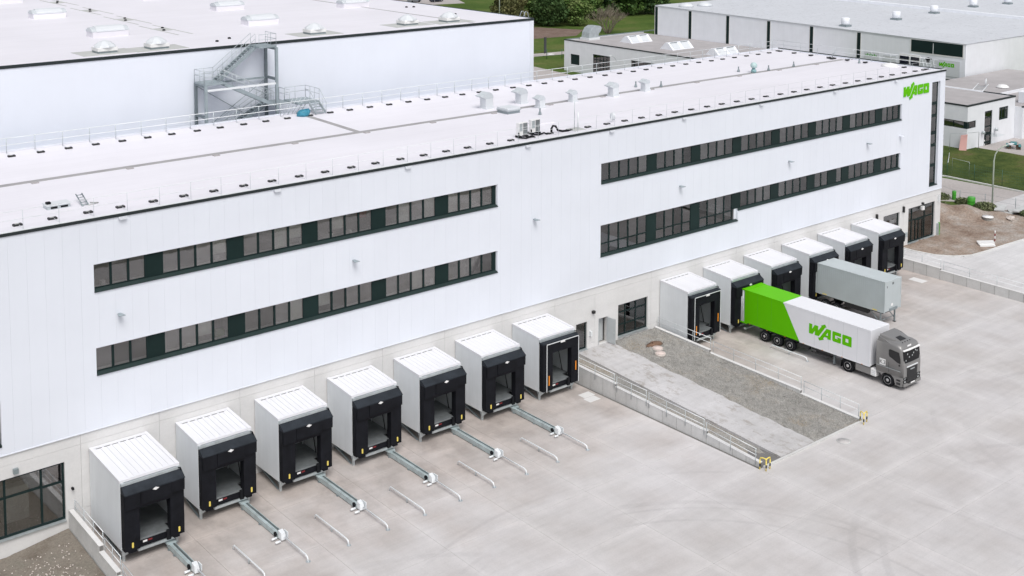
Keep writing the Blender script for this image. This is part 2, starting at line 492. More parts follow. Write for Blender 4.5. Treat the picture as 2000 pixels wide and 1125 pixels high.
    def build(s, name, m, parent=None, bevel=0.0):
        off = world_of(parent)
        me = s.mesh(name, off)
        me.materials.append(m)
        o = bpy.data.objects.new(name, me)
        COL.objects.link(o)
        o.parent = parent
        if bevel:
            bm_ = bmesh.new()
            bm_.from_mesh(me)
            bmesh.ops.remove_doubles(bm_, verts=bm_.verts, dist=1e-5)
            bmesh.ops.recalc_face_normals(bm_, faces=bm_.faces)
            ed = [e for e in bm_.edges if len(e.link_faces) == 2 and e.calc_face_angle(0) > 0.5]
            bmesh.ops.bevel(bm_, geom=ed, offset=bevel, segments=2, affect='EDGES', profile=0.5, clamp_overlap=True)
            bm_.to_mesh(me)
            bm_.free()
        return o

def world_of(o):
    v = Vector((0, 0, 0))
    while o is not None:
        v = v + o.location
        o = o.parent
    return v

def tag(o, label=None, cat=None, group=None, kind=None):
    if label: o['label'] = label
    if cat: o['category'] = cat
    if group: o['group'] = group
    if kind: o['kind'] = kind
    return o

def thing(name, label, cat, loc=(0, 0, 0), group=None):
    o = bpy.data.objects.new(name, None)
    COL.objects.link(o)
    o.location = loc
    o.empty_display_size = 0.3
    return tag(o, label, cat, group)

def struct(name, mb, m):
    return tag(mb.build(name, m), kind='structure')

_cube = {}
def piece(name, x0, x1, y0, y1, z0, z1, m, parent):
    """a box that shares one unit mesh per material"""
    if m.name not in _cube:
        me = MB().box(-0.5, 0.5, -0.5, 0.5, -0.5, 0.5).mesh('block')
        me.materials.append(m)
        _cube[m.name] = me
    o = bpy.data.objects.new(name, _cube[m.name])
    COL.objects.link(o)
    o.parent = parent
    o.location = Vector(((x0 + x1) / 2, (y0 + y1) / 2, (z0 + z1) / 2)) - world_of(parent)
    o.scale = (abs(x1 - x0), abs(y1 - y0), abs(z1 - z0))
    return o

def copy_tree(o, loc=None, parent=None):
    c = o.copy()
    COL.objects.link(c)
    c.parent = parent
    if loc is not None:
        c.location = loc
    for ch in list(o.children):
        copy_tree(ch, None, c)
    return c

def free_spans(z0, z1, blocked):
    out, cur = [], z0
    for a, b in sorted(blocked):
        if a > cur + 1e-6:
            out.append((cur, min(a, z1)))
        cur = max(cur, b)
    if cur < z1 - 1e-6:
        out.append((cur, z1))
    return out

def holes_at(x, holes):
    return [(h[2], h[3]) for h in holes if h[0] < x < h[1]]

def spans_x(a, b, cuts):
    xs = sorted(set([a, b] + [c for c in cuts if a + 1e-6 < c < b - 1e-6]))
    return list(zip(xs[:-1], xs[1:]))

# WAGO letter outlines: u to the right 0..1, v downwards, letter height = 1
LOGO = [
    [[(0, 0), (.08, 0), (.075, .47), (.135, 0), (.22, 0), (.22, .42), (.297, -.06), (.277, -.12), (.38, -.386), (.415, -.12), (.388, -.08), (.235, 1), (.14, 1), (.145, .58), (.085, 1), (0, 1)]],
    [[(.415, 0), (.525, 0), (.52, 1), (.44, 1), (.44, .87), (.37, .87), (.345, 1.06), (.36, 1.17), (.25, 1.40), (.22, 1.14), (.262, 1.07)], [(.45, .34), (.45, .65), (.40, .65)]],
    [[(.572, 0), (.757, 0), (.757, .35), (.62, .35), (.62, .66), (.690, .66), (.652, .48), (.757, .48), (.757, .93), (.745, 1), (.572, 1), (.555, .91), (.555, .09)]],
    [[(.80, 0), (.985, 0), (1, .09), (1, 1), (.80, 1), (.785, .91), (.785, .09)], [(.86, .32), (.925, .32), (.925, .66), (.86, .66)]],
]

def logo(parent, fn, m, t, name='letter'):
    """fn(u, v, w): point on the sign plane, w = proud of it"""
    for loops in LOGO:
        MB().flat(loops, fn, t).build(name, m, parent)

# ================================================================== GROUND
def hground(x, y):
    """level of the higher ground right of and behind the building"""
    if y > -5:
        return 0.95
    if y > -16:
        return 0.95 - 0.35 * (-5 - y) / 11
    return max(-0.05, 0.60 - 0.65 * (-16 - y) / 16)

gb = MB(); gb.face([(-700, -700, -0.07), (900, -700, -0.07), (900, 900, -0.07), (-700, 900, -0.07)])
struct('ground', gb, M['field'])
oy = MB()  # unseen paving, added so the right-hand windows reflect grey instead of brown
oy.face([(96.05, -62, -0.02), (330, -62, -0.02), (330, -32.45, -0.02), (96.05, -32.45, -0.02)])
oy.face([(150.05, -32.45, -0.02), (330, -32.45, -0.02), (330, -20, -0.02), (150.05, -20, -0.02)])
struct('unseen_outer_yard', oy, M['ramp'])
up = MB()
up.face([(-80, 3, 0.93), (900, 3, 0.93), (900, 900, 0.93), (-80, 900, 0.93)])
struct('meadow_ground', up, M['meadow'])

# yard: base strip below the joints and the cast slabs on it
yb = MB(); yb.face([(-40, -48.2, -0.012), (96.0, -48.2, -0.012), (96.0, 0.4, -0.012), (-40, 0.4, -0.012)])
yard = struct('yard', yb, M['joint'])
SX = [-15.5 + 5.526 * k for k in range(21)]
SX = [x for x in SX if x < 95] + [95.98]
SY = [0.3, -5.0, -10.1, -15.2, -20.25, -25.8, -31.4, -37.0, -42.6, -48.2]
JG = 0.006
slab_mesh = {}
for a, b in zip(SX[:-1], SX[1:]):
    for c, d in zip(SY[:-1], SY[1:]):
        if a > 50 and b < 63 and d > -20.3 and not (b < 51.0 or a > 62.4):
            continue
        aa, bb = a, b
        if c > -20:
            if a < 51.0 < b: bb = 50.9
            if a < 62.5 < b: aa = 62.6
            if 51.0 <= a and b <= 62.6: continue
            if a < 12.0 and b > 12.0: aa = 12.25
            elif b <= 12.0 and c > -12: continue
        if bb - aa < 0.2: continue
        piece('slab', aa + JG, bb - JG, d + JG, c - JG, -0.15, 0.0, M['yard'], yard)

# ramp road right of the far retaining wall
rm = MB()
ys = [3.1, -5, -8, -12, -16, -20, -24, -28, -32.4]
for a, b in zip(ys[:-1], ys[1:]):
    rm.face([(96.3, b, hground(97, b) + 0.004), (150, b, hground(97, b) + 0.004), (150, a, hground(97, a) + 0.004), (96.3, a, hground(97, a) + 0.004)])
struct('ramp_road', rm, M['ramp'])

# bare soil by the right-hand corner with a mound and rubble bank
soil_edge = [(99.6, 0.6), (99.5, -1.5), (99.9, -3.6), (101.0, -5.1), (102.9, -6.0), (106.0, -6.25), (109.0, -6.3), (112.6, -6.5), (117.5, -6.8), (121.5, -6.0)]
def soil_h(x, y):
    h = 0.0
    for (mx, my, r_, a_) in ((113.5, 5.0, 2.4, 1.7), (116.2, 2.0, 1.9, 1.3), (110.5, 7.2, 3.0, 1.2), (118.0, -.9, 1.5, 0.8), (119.4, -3.6, 1.5, 0.7), (106.5, -2.2, 1.6, .18), (104.2, -3.6, 1.4, .15), (109.5, 1.5, 1.8, .25), (103.2, -.8, 1.0, .2)):
        h += a_ * math.exp(-((x - mx) ** 2 + (y - my) ** 2) / r_ ** 2)
    return h
sm = MB()
rnd = random.Random(3)
nx, ny = 60, 44
def soil_pt(i, j):
    t = i / nx
    k = t * (len(soil_edge) - 1)
    k0 = min(int(k), len(soil_edge) - 2)
    e0, e1 = soil_edge[k0], soil_edge[k0 + 1]
    ex, ey = e0[0] + (e1[0] - e0[0]) * (k - k0), e0[1] + (e1[1] - e0[1]) * (k - k0)
    fx, fy = 107.3 + 15.5 * t, 11.5 - 12.5 * t * t
    if t < 0.25: fx, fy = 107.3 - (0.25 - t) * 28, 0.35 + (t / 0.25) * 11
    s_ = j / ny
    x, y = ex + (fx - ex) * s_, ey + (fy - ey) * s_
    edge = min(1.0, s_ * 9)
    z = hground(x, y) + 0.012 + edge * (0.05 + 0.10 * (rnd.random() - 0.3) * 0.6 + soil_h(x, y) * 0.9 + 0.04 * math.sin(x * 1.9 + y) * math.sin(y * 1.3))
    return (x, y, z)
grid = [[soil_pt(i, j) for j in range(ny + 1)] for i in range(nx + 1)]
for i in range(nx):
    for j in range(ny):
        sm.face([grid[i][j], grid[i + 1][j], grid[i + 1][j + 1], grid[i][j + 1]], True)
struct('bare_soil', sm, M['soil'])
# kerb round the soil
kb = MB()
for (ax, ay), (bx, by) in zip(soil_edge[:-1], soil_edge[1:]):
    d = Vector((bx - ax, by - ay, 0)).normalized(); n_ = Vector((-d.y, d.x, 0)) * 0.09
    if n_.y > 0: n_ = -n_
    za, zb = hground(ax, ay), hground(bx, by)
    kb.hexa([(ax + n_.x, ay + n_.y, za - .1), (bx + n_.x, by + n_.y, zb - .1), (bx - n_.x, by - n_.y, zb - .1), (ax - n_.x, ay - n_.y, za - .1),
             (ax + n_.x, ay + n_.y, za + .10), (bx + n_.x, by + n_.y, zb + .10), (bx - n_.x, by - n_.y, zb + .10), (ax - n_.x, ay - n_.y, za + .10)])
struct('kerb', kb, M['wall_conc'])

# road, grass bank and terrace on the far right
rd = MB()
rd.face([(107.8, 24, 0.944), (121.5, 6.0, 0.944), (124.2, -3, 0.944), (126, -14, 0.944), (134, -14, 0.944), (131.8, 3, 0.944), (131.0, 14, 0.944), (122, 34, 0.944)])
rd.face([(107.8, 24, 0.944), (122, 34, 0.944), (150, 92, 0.944), (153.5, 121, 0.944), (100, 121, 0.944), (72, 100, 0.944), (72, 24, 0.944)])
struct('road', rd, M['road'])
kr = MB()
for (a, b) in (((131.9, 14.0), (131.9, 3.0)), ((131.9, 3.0), (133.9, -13.5)), ((122.3, 34.0), (131.9, 14.0))):
    d = Vector((b[0] - a[0], b[1] - a[1], 0)).normalized(); n_ = Vector((-d.y, d.x, 0)) * 0.12
    kr.hexa([(a[0] - n_.x, a[1] - n_.y, .9), (b[0] - n_.x, b[1] - n_.y, .9), (b[0] + n_.x, b[1] + n_.y, .9), (a[0] + n_.x, a[1] + n_.y, .9),
             (a[0] - n_.x, a[1] - n_.y, 1.08), (b[0] - n_.x, b[1] - n_.y, 1.08), (b[0] + n_.x, b[1] + n_.y, 1.08), (a[0] + n_.x, a[1] + n_.y, 1.08)])
struct('road_kerb', kr, M['wall_conc'])
gs = MB()
GX = [132.05, 134, 137, 140, 143.5, 147.0]
GY = [-14, -8, -3, 1, 5, 8, 11, 14, 17, 21, 26, 34]
def gz(x, y):
    return 0.985 + 1.05 * min(1.0, max(0.0, (x - 132.3) / 11.0)) + 0.10 * math.sin(x * 0.9) * math.sin(y * 0.6)
for a, b in zip(GX[:-1], GX[1:]):
    for c, d in zip(GY[:-1], GY[1:]):
        gs.face([(a, c, gz(a, c)), (b, c, gz(b, c)), (b, d, gz(b, d)), (a, d, gz(a, d))], True)
struct('grass_bank', gs, M['grass'])
tr = MB(); tr.box(147.0, 170, -6, 18.1, 0.6, 1.0)
struct('terrace_paving', MB().hexa([(145.5, 10.6, 0.6), (170, 4.0, 0.6), (170, 18.1, 0.6), (146.6, 18.1, 0.6), (145.5, 10.6, 1.99), (170, 4.0, 1.99), (170, 18.1, 1.99), (146.6, 18.1, 1.99)]), M['road'])
pb = MB(); pb.face([(120, 136, 0.946), (300, 112, 0.946), (300, 116, 0.946), (120, 140, 0.946)])
struct('footpath', pb, M['road'])
pk = MB(); pk.face([(150, 252, 0.947), (226, 236, 0.947), (236, 256, 0.947), (150, 280, 0.947)])
struct('car_park', pk, M['road'])
ml = MB(); ml.face([(176, 155, 0.945), (196, 152, 0.945), (206, 160, 0.945), (200, 172, 0.945), (176, 172, 0.945)])
struct('mulch_bed', ml, M['mulch'])

# soil patch at the lower left, heaped up against the retaining wall
ls = MB()
rnd = random.Random(5)
gx = [-12 + 23.9 * i / 60 for i in range(61)]
gy = [-13 + 13.02 * j / 34 for j in range(35)]
def lz(x, y):
    return 0.03 + 0.5 * max(0.0, min(1.0, (x - 8.2) / 3.6)) * max(0.25, 1 + y / 9.0) + 0.03 * math.sin(2.1 * x) * math.sin(1.7 * y) + 0.03 * rnd.random()
lg = [[(x, y, lz(x, y)) for y in gy] for x in gx]
for i in range(60):
    for j in range(34):
        ls.face([lg[i][j], lg[i + 1][j], lg[i + 1][j + 1], lg[i][j + 1]], True)
struct('soil_patch', ls, groundmat('damp_soil', [(0.17, 0.145, 0.12), (0.235, 0.21, 0.18), (0.19, 0.18, 0.15)], 0.5, 9.0, 0.6))

# mid ramp between the retaining walls: gravel both sides, rough concrete path
def midz(y):
    return 1.06 - 1.0 * min(1.0, max(0.0, -y / 20.2))
def strip(x0, x1, z_off, m, name, y1=-20.2, jit=0.0, n=40, nxs=10, seed=1):
    mb = MB()
    r_ = random.Random(seed)
    g = []
    for j in range(n + 1):
        y = 0.02 + (y1 - 0.02) * j / n
        row = []
        for i in range(nxs + 1):
            x = x0(y) + (x1(y) - x0(y)) * i / nxs
            row.append((x, y, midz(y) + z_off + jit * r_.uniform(-1, 1)))
        g.append(row)
    for j in range(n):
        for i in range(nxs):
            mb.face([g[j + 1][i], g[j + 1][i + 1], g[j][i + 1], g[j][i]], True)
    return struct(name, mb, m)
L_ = lambda y: 51.25
P0 = lambda y: 53.35 - 0.1 * (-y / 20)
P1 = lambda y: 57.15 - 0.25 * (-y / 20)
R_ = lambda y: 62.35
strip(L_, lambda y: P0(y) + .1, -0.16, M['gravel'], 'gravel_verge', jit=0.05, seed=2)
strip(lambda y: P1(y) - .15, R_, -0.02, M['gravel'], 'gravel_bed', jit=0.045, n=60, nxs=22, seed=3)
mp_ = MB()
r_ = random.Random(4)
pj_ = [r_.uniform(-.10, .12) for _ in range(41)]
for j in range(40):
    y0, y1 = 0.02 - 20.2 * j / 40, 0.02 - 20.2 * (j + 1) / 40
    e0, e1 = r_.uniform(-.04, .04), r_.uniform(-.04, .04)
    mp_.hexa([(P0(y1), y1, midz(y1) - .3), (P1(y1), y1, midz(y1) - .3), (P1(y0), y0, midz(y0) - .3), (P0(y0), y0, midz(y0) - .3),
              (P0(y1), y1, midz(y1) + .02), (P1(y1) + pj_[j + 1], y1, midz(y1) + .02), (P1(y0) + pj_[j], y0, midz(y0) + .02), (P0(y0), y0, midz(y0) + .02)])
struct('path', mp_, M['path'])
struct('path_kerb', MB().box(51.2, 62.4, -20.42, -20.25, -0.1, 0.10), M['wall_conc'])

def stones(name, n, fx, m, smin, smax, seed, parent=None):
    mb = MB()
    r_ = random.Random(seed)
    for _ in range(n):
        x, y, z = fx(r_)
        s = r_.uniform(smin, smax)
        a = r_.uniform(0, 6.28)
        pts = [(x + s * math.cos(a + k * 2.094) * r_.uniform(.7, 1.2), y + s * math.sin(a + k * 2.094) * r_.uniform(.7, 1.2), z - s * .3) for k in range(3)]
        top = (x + s * r_.uniform(-.2, .2), y + s * r_.uniform(-.2, .2), z + s * .8)
        for k in range(3):
            mb.face([pts[k], pts[(k + 1) % 3], top])
    o = mb.build(name, m, parent)
    return tag(o, kind='stuff')
def gb_pt(r_):
    y = r_.uniform(-20, -0.1); x = r_.uniform(57.0, 62.3)
    return x, y, midz(y) - .0
tag(stones('loose_gravel', 9000, gb_pt, M['stone'], 0.025, 0.075, 9), 'loose grey gravel between concrete path and right-hand parapet', 'gravel')
def pebble_pt(r_):
    while True:
        x, y = r_.gauss(9.2, 1.6), r_.gauss(-4.2, 1.6)
        if 5 < x < 11.6 and y < -0.6: return x, y, 0.12 + 0.5 * max(0.0, min(1.0, (x - 8.2) / 3.6)) * max(0.25, 1 + y / 9.0)
tag(stones('white_pebbles', 380, pebble_pt, M['pebble'], 0.025, 0.07, 10), 'scattered whitish pebbles on the soil below the lower left doorway', 'pebbles')
def rub_pt(r_):
    x, y = r_.uniform(101, 119), r_.uniform(-6, 6)
    return x, y, hground(x, y) + soil_h(x, y) * .9 + .02
tag(stones('soil_rubble', 2600, rub_pt, M['stone'], 0.03, 0.09, 11), 'small stones littering the bare soil by the corner', 'rubble')

# ================================================================== MAIN WAREHOUSE
XL, XR, H, HC, HJ, RD = -9.0, 107.06, 19.05, 6.163, 5.473, 22.0
wh = thing('warehouse_building', 'long white warehouse with two dark window bands and a concrete base', 'building', (57, 11, 0))
WT1, WB1, WT2, WB2, WB3 = 16.232, 14.519, 11.119, 9.416, 8.465
holes = [(13.88, 44.95, WB1, WT1), (13.88, 44.95, WB2, WT2), (55.80, 98.93, WB1, WT1), (55.80, 73.05, WB3, WT2), (73.05, 98.93, WB2, WT2),
         (104.52, 106.10, 6.66, 17.90), (-4.0, 8.25, 6.66, 9.40)]
cuts = sorted({c for h in holes for c in h[:2]})
G = 0.002
x = XL
pitch = 1.0365
x = 12.06 - pitch * 20
while x < XR - 0.05:
    xe = min(x + pitch, XR)
    for a, b in spans_x(x, xe, cuts):
        la = a + (G if abs(a - x) < 1e-6 else 0)
        lb = b - (G if abs(b - xe) < 1e-6 and xe < XR else 0)
        for z0, z1 in free_spans(HC, H - 0.02, holes_at((a + b) / 2, holes)):
            piece('cladding_panel', la, lb, 0.0, 0.10, z0, z1, M['cladding'], wh)
    x = xe
XS = 12.06 - pitch * 20
bk = MB()
for a, b in spans_x(XS, XR - 0.02, cuts):
    for z0, z1 in free_spans(HC + .01, H - 0.05, holes_at((a + b) / 2, holes)):
        bk.box(a, b, 0.012 if False else 0.103, 0.42, z0, z1)
bk.build('wall_core', M['reveal'], wh)
jb = MB()
piece('base_drip_flashing', XS, XR + .01, -0.035, 0.08, HC - 0.05, HC - 0.002, M['reveal'], wh)

# --- window bands
def glazing(x0, x1, z0, z1, y, parent, transom=None, mw=0.055, blind=False):
    """one window: frame bars + its panes as sub-parts"""
    fr = MB()
    fr.box(x0, x0 + mw, y - .03, y + .05, z0, z1)
    fr.box(x1 - mw, x1, y - .03, y + .05, z0, z1)
    fr.box(x0 + mw, x1 - mw, y - .028, y + .05, z1 - mw, z1)
    fr.box(x0 + mw, x1 - mw, y - .028, y + .05, z0, z0 + mw)
    rows = [(z0 + mw, z1 - mw)]
    if transom:
        fr.box(x0 + mw, x1 - mw, y - .027, y + .05, transom - .05, transom + .05)
        rows = [(z0 + mw, transom - .05), (transom + .05, z1 - mw)]
    w = fr.build('window', M['frame'], parent)
    for a, b in rows:
        piece('pane', x0 + mw, x1 - mw, y + .004, y + .016, a, b, M['glass'], w)
    return w

YW = 0.20
PX0, PW = 17.17, 1.07
random.seed(11)
blinds = []
def band(x0, x1, z0, z1, transom_until=None, zlow=None, extra=()):
    edges = []
    k = 0
    pans = [(PX0 + 5.5255 * k, PX0 + 5.5255 * k + PW) for k in range(0, 18)]
    pans = [p for p in pans if p[0] > x0 + .5 and p[1] < x1 - .2] + list(extra)
    pans.sort()
    segs = []
    cur = x0
    for a, b in pans:
        segs.append(('g', cur, a)); segs.append(('p', a, b)); cur = b
    segs.append(('g', cur, x1))
    for kind, a, b in segs:
        if b - a < 0.15: continue
        low = zlow if (zlow and (a + b) / 2 < transom_until) else z0
        if kind == 'p':
            piece('spandrel_panel', a + .004, b - .004, YW - .035, YW + .06, low + .19, z1 - .005, M['spandrel'], wh)
        else:
            n = max(1, round((b - a) / 1.115))
            for i in range(n):
                xa, xb = a + (b - a) * i / n, a + (b - a) * (i + 1) / n
                t = z0 + 0.10 if (zlow and xb < transom_until + .05) else None
                glazing(xa + .003, xb - .003, low + .19, z1 - .005, YW, wh, transom=t, mw=.07)
                if random.random() < .30:
                    blinds.append((xa + .1, xb - .1, low + .2 + (0 if random.random() < .5 else .55), z1 - .05))
def sill(x0, x1, z):
    mb = MB().prism([(-0.075, z + .02), (-0.075, z + .05), (YW - .03, z + .18), (YW + .05, z + .18), (YW + .05, z + .004), (0.0, z + .004)], 0, x0, x1)
    return mb.build('window_sill', M['sill'], wh)
band(13.88, 44.60, WB1, WT1); band(13.88, 44.60, WB2, WT2)
band(55.80, 98.60, WB1, WT1)
band(55.80, 98.60, WB2, WT2, 72.7, WB3, extra=((86.72, 88.05),))
for a, b, z in ((13.88, 44.95, WB1), (13.88, 44.95, WB2), (55.8, 98.93, WB1), (55.8, 73.03, WB3), (73.07, 98.93, WB2)):
    sill(a + .003, b - .003, z + .0)
# right-hand jambs (pale reveal) of each band
for xr_, z0, z1 in ((44.60, WB1, WT1), (44.60, WB2, WT2), (98.60, WB1, WT1), (98.60, WB2, WT2), (72.72, WB3, WB2 + .18)):
    x1 = {44.60: 44.95, 98.60: 98.93, 72.72: 73.05}[xr_]
    piece('jamb', x1 - .05, x1 - .002, 0.07, YW + .02, z0 + .15, z1 - .004, M['reveal'], wh)
    piece('jamb_inner', xr_, x1 - .05, YW - .01, YW + .10, z0 + .15, z1 - .005, M['frame'] if xr_ != 72.72 else M['reveal'], wh)

# --- tall stair window at the right end and the one cut by the left edge of the picture
for a, b, z0, z1 in ((104.52, 105.95, 6.66, 17.90),):
    zs = [z0 + .1, 8.9, 11.0, 12.4, 14.2, 15.6, 17.88]
    for i, (za, zb) in enumerate(zip(zs[:-1], zs[1:])):
        glazing(a + .02, b, za + .01, zb - .01, YW, wh, mw=.12 if i % 2 else .2)
    piece('window_sill', a, 106.09, -.05, YW + .06, z0 + .004, z0 + .09, M['sill'], wh)
    piece('jamb_inner', 105.95, 106.05, YW - .01, .4, z0 + .1, z1 - .01, M['reveal'], wh)
for i in range(4):
    glazing(-3.98 + 3.05 * i, -3.98 + 3.05 * (i + 1) - .01, 6.80, 9.39, YW, wh)
piece('window_sill', -3.99, 8.24, -.05, YW + .06, 6.665, 6.79, M['sill'], wh)

# --- rooms behind the glass
rm_ = MB()
for z in (8.25, 13.55):
    rm_.box(XS, XR - .5, 0.45, 7.5, z - .25, z)
rm_.box(XS, XR - .5, .45, 7.5, 17.0, 17.2)
rm_.build('floor_slab', M['interior_floor'], wh)
iw = MB()
iw.box(XS, XR - .5, 7.5, 7.7, 0.6, 18.6)
for k in range(22):
    xx = PX0 + .5 + 5.5255 * k - 11.05
    if xx < XR - 1:
        for z in (8.26, 13.56):
            if k % 3 == 0:
                iw.box(xx - .08, xx + .08, .46, 7.49, z, z + 3.2)
            else:
                iw.box(xx - .18, xx + .18, .8, 1.2, z, z + 3.2)
iw.build('inner_wall', M['interior'], wh)
for k, (a, b, c, d) in enumerate(blinds):
    piece('blind', a, b, 0.29, 0.30, c, d, M['blind'], wh)
for (xx, z, m) in ((33.2, 15.5, 'red_box'), (23.4, 9.4, 'red_box'), (22.2, 9.4, 'green_box'), (58.6, 14.6, 'green_box'), (60.2, 14.6, 'leveller')):
    piece('stored_box', xx, xx + .55, .9, 1.4, z, z + .55, M[m], wh)

# odds and ends standing on the inner window ledges
ro = random.Random(19)
for k in range(46):
    z0 = ro.choice((WB1, WB2))
    xx = ro.uniform(14.2, 44.2) if k % 2 else ro.uniform(57, 98)
    if z0 == WB2 and 55 < xx < 73.2: z0 = WB1
    w_, h_ = ro.uniform(.12, .45), ro.uniform(.10, .42)
    piece('ledge_item', xx, xx + w_, .37, .37 + ro.uniform(.12, .3), z0 + .2, z0 + .2 + h_, M[ro.choice(('white_paint', 'white_paint', 'blind', 'red_box', 'green_box', 'leveller', 'slot', 'debris'))], wh)
for (a, b, z) in ((13.9, 44.9, WB1), (13.9, 44.9, WB2), (55.9, 98.9, WB1), (73.1, 98.9, WB2)):
    piece('inner_ledge', a, b, .425, .75, z + .12, z + .19, M['blind'], wh)

# --- concrete base: precast panels with open joints round the doorways
bh = [(6.2, 11.80, 1.10, 4.68), (53.20, 54.44, 1.14, 3.40), (55.72, 56.77, 1.14, 3.32), (57.97, 61.50, 1.26, 3.97), (100.88, 105.95, 1.10, 4.86), (96.30, 99.22, 1.10, 4.80)]
bcuts = sorted({c for h in bh for c in h[:2]})
BJ = [XS, -5.0, 1.2, 6.75, 12.79, 17.75, 23.3, 28.9, 34.45, 39.97, 45.45, 50.9, 55.3, 61.9, 67.45, 73.02, 78.55, 84.08, 89.6, 95.12, 99.97, XR]
g2 = 0.007
for a0, b0 in zip(BJ[:-1], BJ[1:]):
    for a, b in spans_x(a0, b0, bcuts):
        la = a + (g2 if a == a0 else 0); lb = b - (g2 if b == b0 and b0 < XR else 0)
        hb = holes_at((a + b) / 2, bh)
        for lo, hi in ((0.0, 1.50), (1.50, HJ), (HJ, HC - 0.055)):
            for z0, z1 in free_spans(lo, hi, hb):
                if z1 - z0 < .02: continue
                piece('concrete_panel', la, lb, 0.06, 0.34, z0 + (g2 if z0 == lo and lo > 1 else (-.1 if lo == 0 and z0 == lo else 0)), z1 - (g2 if z1 == hi and hi < HC - .1 else 0), M['base_conc'], wh)
bb = MB()
for a, b in spans_x(XS, XR - .02, bcuts):
    for z0, z1 in free_spans(-.1, HC - .06, holes_at((a + b) / 2, bh)):
        bb.box(a, b, 0.36, 0.5, z0, z1)
bb.build('base_core', M['interior'], wh)

def store_front(x0, x1, z0, z1, cols, rows, y=.24, mw=.09, name='window', door=None):
    """glazed screen: one window part with mullions and a pane per field"""
    fr = MB()
    fr.box(x0, x1, y - .04, y + .06, z1 - mw, z1); fr.box(x0, x1, y - .04, y + .06, z0, z0 + mw)
    for c in cols + [x0 + mw / 2, x1 - mw / 2]:
        fr.box(c - mw / 2, c + mw / 2, y - .042, y + .058, z0 + mw, z1 - mw)
    for (xa, xb, zz) in rows:
        fr.box(xa, xb, y - .038, y + .056, zz - mw / 2, zz + mw / 2)
    w = fr.build(name, M['frame'], wh)
    piece('pane', x0 + .05, x1 - .05, y + .004, y + .016, z0 + .05, z1 - .05, M['glass'], w)
    return w
store_front(6.2, 11.80, 1.12, 4.67, [7.0, 8.35, 10.45], [(6.25, 10.45, 3.50), (10.45, 11.75, 3.45)], mw=.12)
w_ = store_front(57.97, 61.50, 1.28, 3.96, [58.95, 60.20], [(58.0, 61.45, 3.25), (58.0, 61.45, 2.2)], mw=.10)
w2 = store_front(100.88, 105.95, 1.12, 4.85, [101.75, 104.2], [(100.9, 105.9, 3.45)], mw=.12)
store_front(102.45, 103.9, 1.14, 3.38, [103.1], [], mw=.08, y=.235, name='door')
store_front(53.20, 54.44, 1.16, 3.39, [], [], mw=.10, name='door')
store_front(96.30, 99.22, 1.16, 4.79, [], [(96.3, 99.2, 3.2)], mw=.10)
for a, b, z in ((6.2, 11.8, 1.1), (57.97, 61.5, 1.26), (100.88, 105.95, 1.10), (53.2, 54.44, 1.14)):
    piece('threshold', a + .01, b - .01, -.06, .2, z - .04, z + .01, M['galv'], wh)
# open leaf door beside the mid window, hinged on its right
dm = MB()
ang = R(115)
hx, hy = 56.72, 0.10
dx, dy = -math.cos(R(65)) * .98, -math.sin(R(65)) * .98
px_, py_ = -dy / .98 * .05, dx / .98 * .05
dm.hexa([(hx, hy, 1.16), (hx + dx * .45 + 0.30, hy + dy, 1.16), (hx + dx * .45 + 0.30 + .05, hy + dy + .02, 1.16), (hx + .05, hy + .02, 1.16),
         (hx, hy, 3.26), (hx + dx * .45 + 0.30, hy + dy, 3.26), (hx + dx * .45 + 0.30 + .05, hy + dy + .02, 3.26), (hx + .05, hy + .02, 3.26)])
od = dm.build('door', M['dock_in'], wh)
piece('door_handle', hx - .02, hx + .02, hy - .9, hy - .78, 2.1, 2.2, M['galv'], od)
piece('door_frame', 55.72, 55.78, .05, .3, 1.14, 3.31, M['galv'], wh)
piece('door_lining', 55.80, 56.74, .6, .66, 1.14, 3.31, M['dock_in'], wh)
# interior fit-out seen through the left doorway: stair stringer and plinths
lm = MB()
lm.tube([(9.6, 2.2, 4.6), (12.4, 2.0, 2.6)], .05); lm.tube([(9.6, 2.2, 4.0), (12.4, 2.0, 2.0)], .09); lm.tube([(8.0, 1.6, 1.2), (8.0, 1.6, 4.4)], .05)
lm.build('inner_stair', M['galv'], wh)
piece('inner_plinth', 8.7, 10.2, 1.8, 2.4, 1.1, 3.2, M['blind'], wh)
piece('inner_floor', 0, 50.4, .5, 7.5, .98, 1.08, M['interior_floor'], wh)
piece('inner_floor', 51, 106.4, .5, 7.5, .98, 1.08, M['interior_floor'], wh)

# --- outer walls, roof, roof edge
piece('wall', XR - .3, XR - .02, 0.5, RD - .02, 0, H - .06, M['cladding'], wh)
piece('wall', XS, XR - .02, RD - .3, RD - .02, 0, H - .08, M['cladding'], wh)
piece('wall', XS - .2, XS - .01, 0.1, RD - .02, 0, H - .07, M['cladding'], wh)
rf = MB()
for k in range(24):
    a, b = XS + (XR - XS) * k / 24, XS + (XR - XS) * (k + 1) / 24
    for (y0, z0), (y1, z1) in zip([(.12, 18.98), (6, 18.93), (11.85, 18.86), (12.15, 18.86), (17, 18.93), (RD - .12, 18.98)][:-1], [(.12, 18.98), (6, 18.93), (11.85, 18.86), (12.15, 18.86), (17, 18.93), (RD - .12, 18.98)][1:]):
        rf.face([(a, y0, z0), (b, y0, z0), (b, y1, z1), (a, y1, z1)])
rf.build('roof', M['roof'], wh)
rs = MB()
rs.box(XS, XR - 1.2, 11.68, 12.28, 18.84, 18.885)
rs.hexa([(40.15, 12.285, 18.84), (40.65, 12.285, 18.84), (40.65, 20.6, 18.95), (40.15, 20.6, 18.95), (40.15, 12.285, 18.887), (40.65, 12.285, 18.887), (40.65, 20.6, 18.982), (40.15, 20.6, 18.982)])
rs.build('roof_drain_strip', M['roof_strip'], wh)
